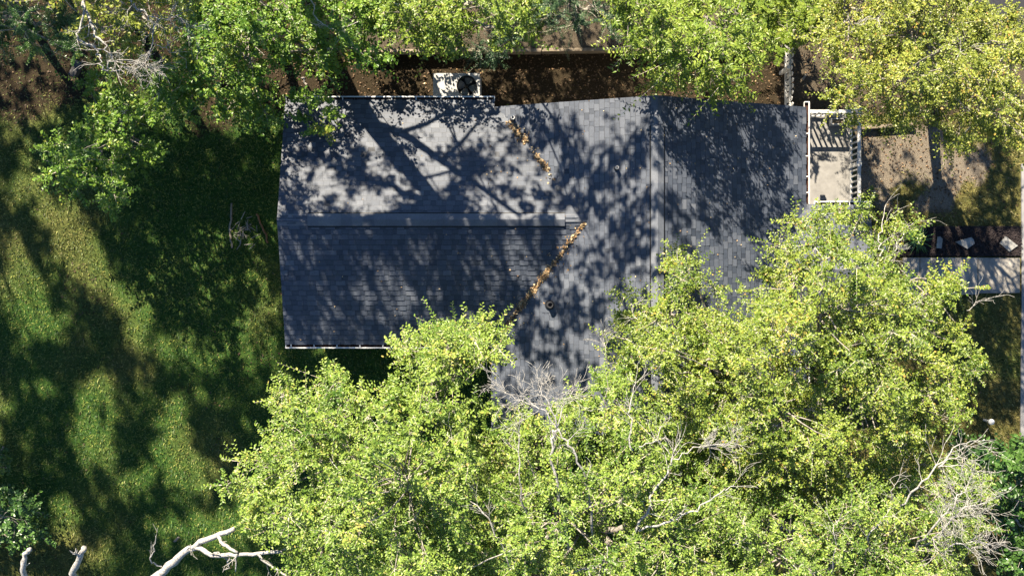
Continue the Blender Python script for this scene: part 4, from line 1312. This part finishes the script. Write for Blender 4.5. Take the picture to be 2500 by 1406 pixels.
tree('low_shrub', 'small white flecked green shrub at the west edge above sawn limbs', P(10, 1250, 0),
     poly_clumps([(-90,1170),(20,1190),(60,1230),(100,1270),(115,1320),(70,1345),(20,1330),(-90,1350)], 1.2, 2.4, rs(26), 0.4, edge=80), 'deep', 106, tr=.05, nlimb=4, R=.35, cat='shrub', ll=.09, K=10, twig_frac=.1)
tree('low_shrub', 'small green sprig at the west edge above the shaded lawn', P(5, 1090, 0),
     poly_clumps([(-60,1040),(10,1030),(14,1100),(45,1110),(40,1160),(-60,1160)], .8, 1.4, rs(27), 0.35, edge=60), 'deep', 107, tr=.03, nlimb=3, R=.28, cat='shrub', ll=.08, K=8, twig_frac=.1)

# --- north side
def limbs_G(a, r):
    limb_px(a, [(203, -40, 9.0), (200, 40, 9.2), (186, 83, 9.3), (197, 105, 9.3), (235, 120, 9.3), (245, 140, 9.3), (247, 165, 9.3), (262, 172, 9.2)], .032, .016, r, 5, 1, .4)
    limb_px(a, [(205, -20, 9.0), (214, 40, 9.2), (235, 90, 9.3), (260, 120, 9.3), (280, 150, 9.2)], .045, .014, r, 8, 1, .45, fan=(3, .45, 1))
    limb_px(a, [(262, 172, 9.2), (300, 165, 9.2), (340, 160, 9.1), (370, 165, 9.0)], .02, .007, r, 12, 2, .35, fan=(2, .4, 1))
    limb_px(a, [(262, 172, 9.2), (262, 150, 9.4), (320, 145, 9.4), (365, 158, 9.2)], .016, .006, r, 8, 1, .35)
    limb_px(a, [(300, -20, 9.0), (335, 15, 9.2), (362, 35, 9.3), (372, 60, 9.3), (376, 100, 9.2), (360, 145, 9.1)], .035, .010, r, 9, 2, .4, fan=(3, .4, 1))
    limb_px(a, [(365, 40, 9.3), (410, 50, 9.3), (435, 35, 9.3), (455, 65, 9.2)], .022, .007, r, 9, 2, .35, fan=(2, .4, 1))
    limb_px(a, [(380, 110, 9.2), (405, 120, 9.1), (425, 128, 9.0)], .012, .005, r, 5, 1, .3)
    limb_px(a, [(335, 15, 9.2), (310, 25, 9.3), (268, 30, 9.2)], .012, .005, r, 5, 1, .3)
CR_G = [(130,-120),(145,20),(190,60),(180,100),(240,130),(300,170),(380,120),(440,80),(480,40),(480,-120)]
tree('bare_twigged_tree', 'thin yellow leaved tree with crooked white bare limbs, top corner', P(330, 60, 0),
     poly_clumps(CR_G, 7.0, 9.0, rs(31), 0.5, layers=((0, .7), (-.9, .6)), edge=90), 'gold', 111, tr=.14, nlimb=5, R=.42, ll=.085, lw=.34, limbs=limbs_G, K=9)
CR_F = [(75,400),(150,345),(190,310),(230,250),(215,180),(240,150),(330,165),(420,180),(470,215),(520,245),(470,300),(400,300),(370,340),(415,385),(380,410),(350,455),(300,450),(270,530),(215,500),(250,470),(170,460),(110,455)]
tree('green_tree', 'bright mid green low tree reaching over the dark lawn corner', P(300, 260, 0),
     poly_clumps(CR_F, 2.6, 4.4, rs(32), 0.42, edge=90, keepf=.95, holes=((300, 395, 22), (330, 300, 18))), 'green', 112, tr=.10, nlimb=7, R=.42, ll=.10, lw=.34, K=13, twig_frac=.15)
CR_H = [(420,-80),(430,60),(400,160),(430,240),(540,290),(640,300),(700,290),(690,240),(640,190),(700,150),(790,190),(860,215),(930,160),(900,90),(960,60),(960,-50)]
def limbs_H(a, r):
    limb_px(a, [(757, -10, 4.8), (765, 35, 5.0), (790, 58, 5.1), (822, 78, 5.1), (850, 68, 5.0), (876, 52, 4.9)], .022, .008, r, 4, 1, .4)
tree('green_tree', 'dense green tree between the gutter and the top edge', P(640, 60, 0),
     poly_clumps(CR_H, 2.7, 4.7, rs(33), 0.44, edge=120, holes=((540, 190, 26), (590, 110, 18), (680, 100, 16), (470, 290, 20))), 'green', 113, tr=.16, nlimb=9, R=.43, ll=.092, lw=.38, limbs=limbs_H, K=13, twig_frac=.2)
CR_H2 = [(690,235),(720,215),(760,230),(800,245),(815,280),(790,330),(770,310),(740,300),(700,285)]
tree('hanging_spray', 'leafy spray hanging over the north gutter corner', P(735, 190, 0),
     poly_clumps(CR_H2, 3.6, 4.0, rs(34), 0.40, layers=((0, .8), (-.4, .4)), edge=40), 'green', 114, tr=.03, nlimb=4, R=.30, cat='tree', ll=.085, K=9, twig_frac=.2)
CR_I = [(900,-50),(910,80),(960,130),(1050,120),(1120,140),(1180,100),(1250,140),(1275,110),(1330,60),(1330,-80)]
tree('green_tree', 'light green tree over the timber wall north of the air conditioner', P(1080, 30, 0),
     poly_clumps(CR_I, 2.9, 4.8, rs(35), 0.44, edge=110, holes=((1070, 40, 14), (1110, 75, 14))), 'fresh', 115, tr=.14, nlimb=7, R=.42, ll=.092, lw=.36, K=12)
CR_J = [(1130,120),(1200,90),(1290,60),(1290,-120),(1560,-120),(1530,60),(1500,95),(1440,95),(1390,80),(1330,100),(1270,110),(1230,150),(1180,130)]
tree('cedar_tree', 'blue green feathery evergreen between two lighter trees at the top', P(1400, 20, 0),
     poly_clumps(CR_J, 2.4, 4.4, rs(36), 0.42, edge=100), 'cedar', 116, tr=.11, nlimb=6, R=.46, ll=.05, lw=.22, K=16, nl=12, style='pair', twig_frac=.25)
CR_K = [(1470,-80),(1485,60),(1500,120),(1550,140),(1560,180),(1610,225),(1680,190),(1720,235),(1780,240),(1850,250),(1840,190),(1870,130),(1880,60),(1870,-50)]
tree('willow_tree', 'curly willow like tree with fine bright leaves north of the ridge', P(1680, 60, 0),
     poly_clumps(CR_K, 3.8, 7.6, rs(37), 0.44, edge=130, holes=((1735, 120, 14), (1580, 150, 10))), 'fresh', 117, tr=.14, nlimb=8, R=.44, ll=.115, lw=.20, K=11, nl=10, droop=.3, twig_frac=.1, up=.8, sunny=.9)
CR_L = [(1870,-30),(1870,60),(1885,120),(1920,140),(1970,120),(1995,60),(2020,10),(2000,-30)]
tree('fern_leaved_tree', 'small fern leaved tree at the far end of the picket fence', P(1935, 90, 0),
     poly_clumps(CR_L, 1.7, 2.7, rs(38), 0.40, edge=70, layers=((0, .8), (-.6, .5))), 'fresh', 118, tr=.06, nlimb=5, R=.62, ll=.115, lw=.17, K=7, nl=15, style='pair', droop=.35, twig_frac=.5)
CR_M = [(2000,-160),(2010,60),(2010,130),(2045,170),(2020,215),(2000,250),(2070,275),(2120,300),(2190,295),(2220,355),(2270,370),(2310,395),(2370,380),(2420,340),(2480,385),(2560,380),(2560,50),(2505,75),(2470,20),(2430,15),(2400,-30),(2390,-160)]
def limbs_M(a, r):
    limb_px(a, [(2070, 85, 7.3), (2085, 60, 7.6), (2105, 48, 7.8), (2128, 40, 7.8)], .018, .007, r, 3, 1, .4)
    limb_px(a, [(2300, 200, 7.8), (2330, 160, 8.1), (2345, 120, 8.1)], .02, .008, r, 3, 1, .4)
tree('golden_tree', 'large golden green tree above the porch in the upper corner', P(2260, 170, 0),
     poly_clumps(CR_M, 5.4, 7.8, rs(39), 0.43, edge=150, holes=((2475, 160, 30), (2060, 85, 16), (2130, 110, 14))), 'gold', 119, tr=.18, nlimb=10, R=.42, ll=.060, lw=.40, limbs=limbs_M, K=21, twig_frac=.2)
CR_N = [(-140,-140),(-140,110),(20,120),(90,135),(180,130),(215,160),(200,60),(150,20),(150,-140)]
tree('dark_evergreen', 'dark shaded evergreen in the upper left corner', P(60, 40, 0),
     poly_clumps(CR_N, 3.2, 5.4, rs(40), 0.46, edge=100), 'deep', 120, tr=.13, nlimb=6, R=.48, ll=.055, lw=.25, K=15, nl=12, style='pair', twig_frac=.15)
tree('small_bush', 'small leafy bush at the outer porch rail corner', P(2083, 275, 0),
     poly_clumps([(2055,255),(2100,250),(2125,275),(2110,300),(2080,300),(2060,285)], .9, 1.5, rs(41), 0.3, edge=30), 'fresh', 121, tr=.03, nlimb=3, R=.26, cat='bush', ll=.07, K=9)
tree('small_bush', 'little yellow green bush beside the porch railing end', P(2118, 475, 0),
     poly_clumps([(2105,455),(2128,452),(2138,475),(2130,495),(2110,490)], .4, .8, rs(42), 0.28, edge=30), 'fresh', 122, tr=.02, nlimb=3, R=.2, cat='bush', ll=.06, K=6)

# --- dead pollarded tree at the bottom left
def dead_tree():
    root = empty('dead_tree', tuple(P(260, 1470, 0))); r = rs(55)
    tag(root, 'dead tree of sawn pale limbs at the bottom of the lawn', 'tree')
    b = P(260, 1480, 0)
    a = Acc()
    top = P(270, 1560, 3.4)
    a.tube(wig((b[0], b[1], -.1), top, 7, .03, r), np.linspace(.26, .2, 7), 10)
    a.obj('trunk', MT['palebark'], root, smooth=True)
    def lim(pts, r0, r1, **k):
        a = Acc(); limb_px(a, pts, r0, r1, r, **k); a.obj('limb', MT['palebark'], root, smooth=True)
    lim([(270, 1560, 3.3), (330, 1450, 4.2), (400, 1392, 4.8), (450, 1350, 5.2), (500, 1318, 5.5), (572, 1290, 5.9)], .14, .055, seg=9, wob=.02)
    lim([(478, 1335, 5.35), (520, 1353, 5.6), (575, 1354, 5.8), (630, 1352, 6.0), (688, 1346, 6.2)], .06, .04, seg=8, wob=.015, side=3, sl=.4)
    lim([(533, 1308, 5.7), (545, 1328, 5.8), (580, 1348, 5.9)], .05, .035, seg=7, wob=.01, side=1, sl=.3)
    lim([(630, 1352, 6.0), (650, 1375, 6.0), (700, 1406, 6.2)], .035, .02, side=5, sl=.45, wob=.015)
    lim([(578, 1352, 5.9), (575, 1395, 5.7)], .028, .015, side=1, sl=.3)
    lim([(560, 1352, 5.75), (548, 1390, 5.6)], .022, .014)
    lim([(398, 1386, 4.8), (368, 1374, 5.0), (374, 1340, 5.2), (380, 1308, 5.4)], .022, .01, side=3, sl=.3)
    lim([(450, 1350, 5.2), (465, 1328, 5.5)], .02, .008, side=2, sl=.25)
    lim([(270, 1560, 3.2), (175, 1400, 4.6), (195, 1360, 5.0), (205, 1336, 5.2)], .11, .06, seg=9, wob=.012, side=1, sl=.25)
    lim([(265, 1560, 3.2), (80, 1470, 4.2), (55, 1390, 5.0), (60, 1350, 5.2), (75, 1340, 5.3)], .10, .05, seg=9, wob=.012, side=1, sl=.2)
dead_tree()

# --- tall neighbours beyond the frame whose shade falls across roof and lawn
def shadow_pt(px, py, t):
    """a point t metres towards the sun from the roof surface seen at photo pixel"""
    z = 3.2
    for _ in range(4):
        s = (H-z)/F; x, y = (px-CX)*s, (CY-py)*s
        z = float(on_roof(np.array([x]), np.array([y]))[0]) or 2.7
    return np.array([x, y, z]) + L*t
TALL = []
def limbs_tall(a, r):
    # forking stems whose shadows cross the north slope
    def st(pts, r0, r1):
        p = np.array([shadow_pt(*q) for q in pts]); m = len(p)*3
        t = np.linspace(0, len(p)-1, m); i = np.minimum(t.astype(int), len(p)-2); f = (t-i)[:, None]
        a.tube(p[i]*(1-f)+p[i+1]*f, np.linspace(r0, r1, m), 9)
    st([(905, 300, 6.6), (990, 330, 7.6), (1080, 395, 8.8), (1170, 455, 10.2), (1270, 530, 11.6)], .13, .06)
    st([(975, 325, 7.4), (1040, 305, 7.8), (1100, 270, 8.2), (1160, 245, 8.6)], .07, .04)
    st([(1080, 395, 8.8), (1130, 345, 9.2), (1180, 285, 9.6)], .07, .035)
    st([(1020, 440, 9.6), (1100, 420, 10.2), (1200, 470, 11)], .05, .03)
tp0 = shadow_pt(905, 300, 6.6)
tall_base = np.array([tp0[0]-0.5, tp0[1]-1.1, 0])
tall_base[1] = max(tall_base[1], 8.9)
rng_t = rs(61)
def ground_pt(px, py): return P(px, py, 0.0)
def targets(n, x0, x1, y0, y1, t0, t1, rng, roof=True, gaps=(), gk=1.0):
    """places high up between the sun and a stretch of roof or lawn, outside the frame"""
    out = []
    for _ in range(n*4):
        px, py = rng.uniform(x0, x1), rng.uniform(y0, y1); t = rng.uniform(t0, t1)
        if not roof and 330 < px < 690 and 540 < py < 900 and rng.random() < .85: continue
        if any(((px-gx)/(rx*gk))**2 + ((py-gy)/(ry*gk))**2 < 1 for gx, gy, rx, ry in gaps): continue
        q = shadow_pt(px, py, t) if roof else ground_pt(px, py) + L*t
        ix = CX + q[0]*F/(H-q[2]); iy = CY - q[1]*F/(H-q[2])
        if -60 < ix < 2560 and -60 < iy < 1460: continue
        out.append(q)
        if len(out) >= n: break
    return np.array(out)
C = np.concatenate([targets(130, 690, 1230, 545, 850, 11.5, 15.5, rng_t, gaps=((985, 700, 30, 55), (820, 760, 22, 40), (1260, 640, 60, 60), (1130, 800, 40, 45))),
                    targets(105, 690, 1210, 350, 560, 10.5, 13.5, rng_t, gaps=((1050, 430, 70, 30), (900, 500, 40, 25), (760, 500, 25, 20))),
                    targets(7, 690, 860, 340, 420, 9.5, 11, rng_t)])
tree('tall_tree', 'tall forked tree beyond the top edge whose trunk shadow crosses the roof', tall_base, C, 'green', 201, tr=.25, nlimb=7, R=.36,
     trunk_pts=[tall_base+np.array([0, 0, -.1]), tall_base*0.5+tp0*0.5+np.array([-.1, 0, 0]), tp0, shadow_pt(960, 370, 8.0), shadow_pt(1020, 440, 9.6), shadow_pt(1070, 500, 11.0)], extra_limbs=limbs_tall, ll=.10, lw=.40, K=7.5, nl=7, twig_frac=0, sprig=0, group='tall trees beyond the yard')
LAWN_GAPS = ((60, 440, 50, 60), (130, 520, 60, 60), (190, 610, 70, 60), (230, 680, 60, 40), (30, 640, 40, 90), (60, 730, 60, 70), (110, 800, 50, 60), (330, 760, 40, 60),
             (280, 700, 30, 40), (350, 690, 30, 30), (200, 1010, 45, 70), (240, 950, 40, 50), (390, 1010, 30, 50), (430, 1080, 50, 60), (470, 1150, 50, 70), (250, 1110, 45, 40),
             (150, 1250, 45, 60), (480, 1290, 70, 60), (330, 1160, 30, 40), (170, 1330, 30, 50), (245, 1340, 30, 50), (60, 1300, 40, 40), (820, 900, 45, 30), (590, 1250, 50, 60))
lawn = np.concatenate([targets(560, -60, 720, 330, 900, 20, 34, rng_t, False, LAWN_GAPS, 1.05), targets(520, 0, 760, 850, 1400, 22, 34, rng_t, False, LAWN_GAPS, 1.05),
                      targets(26, -60, 240, 120, 370, 9, 14, rng_t, False)])
right = np.concatenate([targets(250, 1215, 1600, 290, 1000, 10, 16, rng_t), targets(16, 1600, 1720, 450, 800, 10, 14, rng_t)])
strip = targets(22, 1190, 1520, 120, 262, 8, 12, rng_t, False)
eastern = targets(42, 2110, 2480, 320, 540, 12, 16, rng_t, False, ((2170, 400, 40, 50), (2330, 430, 60, 50)))
def split_trees(pts, k, seed0, R, K=10, ll=.15, tr=.13):
    r = rs(seed0); cen = pts[r.choice(len(pts), k, replace=False)].copy()
    for _ in range(12):
        lab = np.argmin(((pts[:, None, :2]-cen[None, :, :2])**2).sum(-1), 1)
        for i in range(k):
            if (lab == i).any(): cen[i] = pts[lab == i].mean(0)
    for i in range(k):
        g = pts[lab == i]
        if len(g) < 3: continue
        b = np.array([cen[i][0], cen[i][1], 0.0])
        tree('tall_tree', 'tall leafy neighbour tree standing outside the picture, only its shade visible', b, g, 'green', seed0+i, tr=tr, nlimb=6 if tr > .1 else 2, R=R, branch=False,
             ll=ll, lw=.42, K=K, nl=7, twig_frac=0, sprig=0, group='tall trees beyond the yard')
split_trees(lawn, 8, 400, .34, 5, .14, .08)
split_trees(strip, 1, 480, .5, 8, .13, .08)
split_trees(eastern, 1, 490, .36, 7, .12, .05)
split_trees(right, 3, 500, .27, 5, .11, .05)
print('LEAVES', LEAVES)
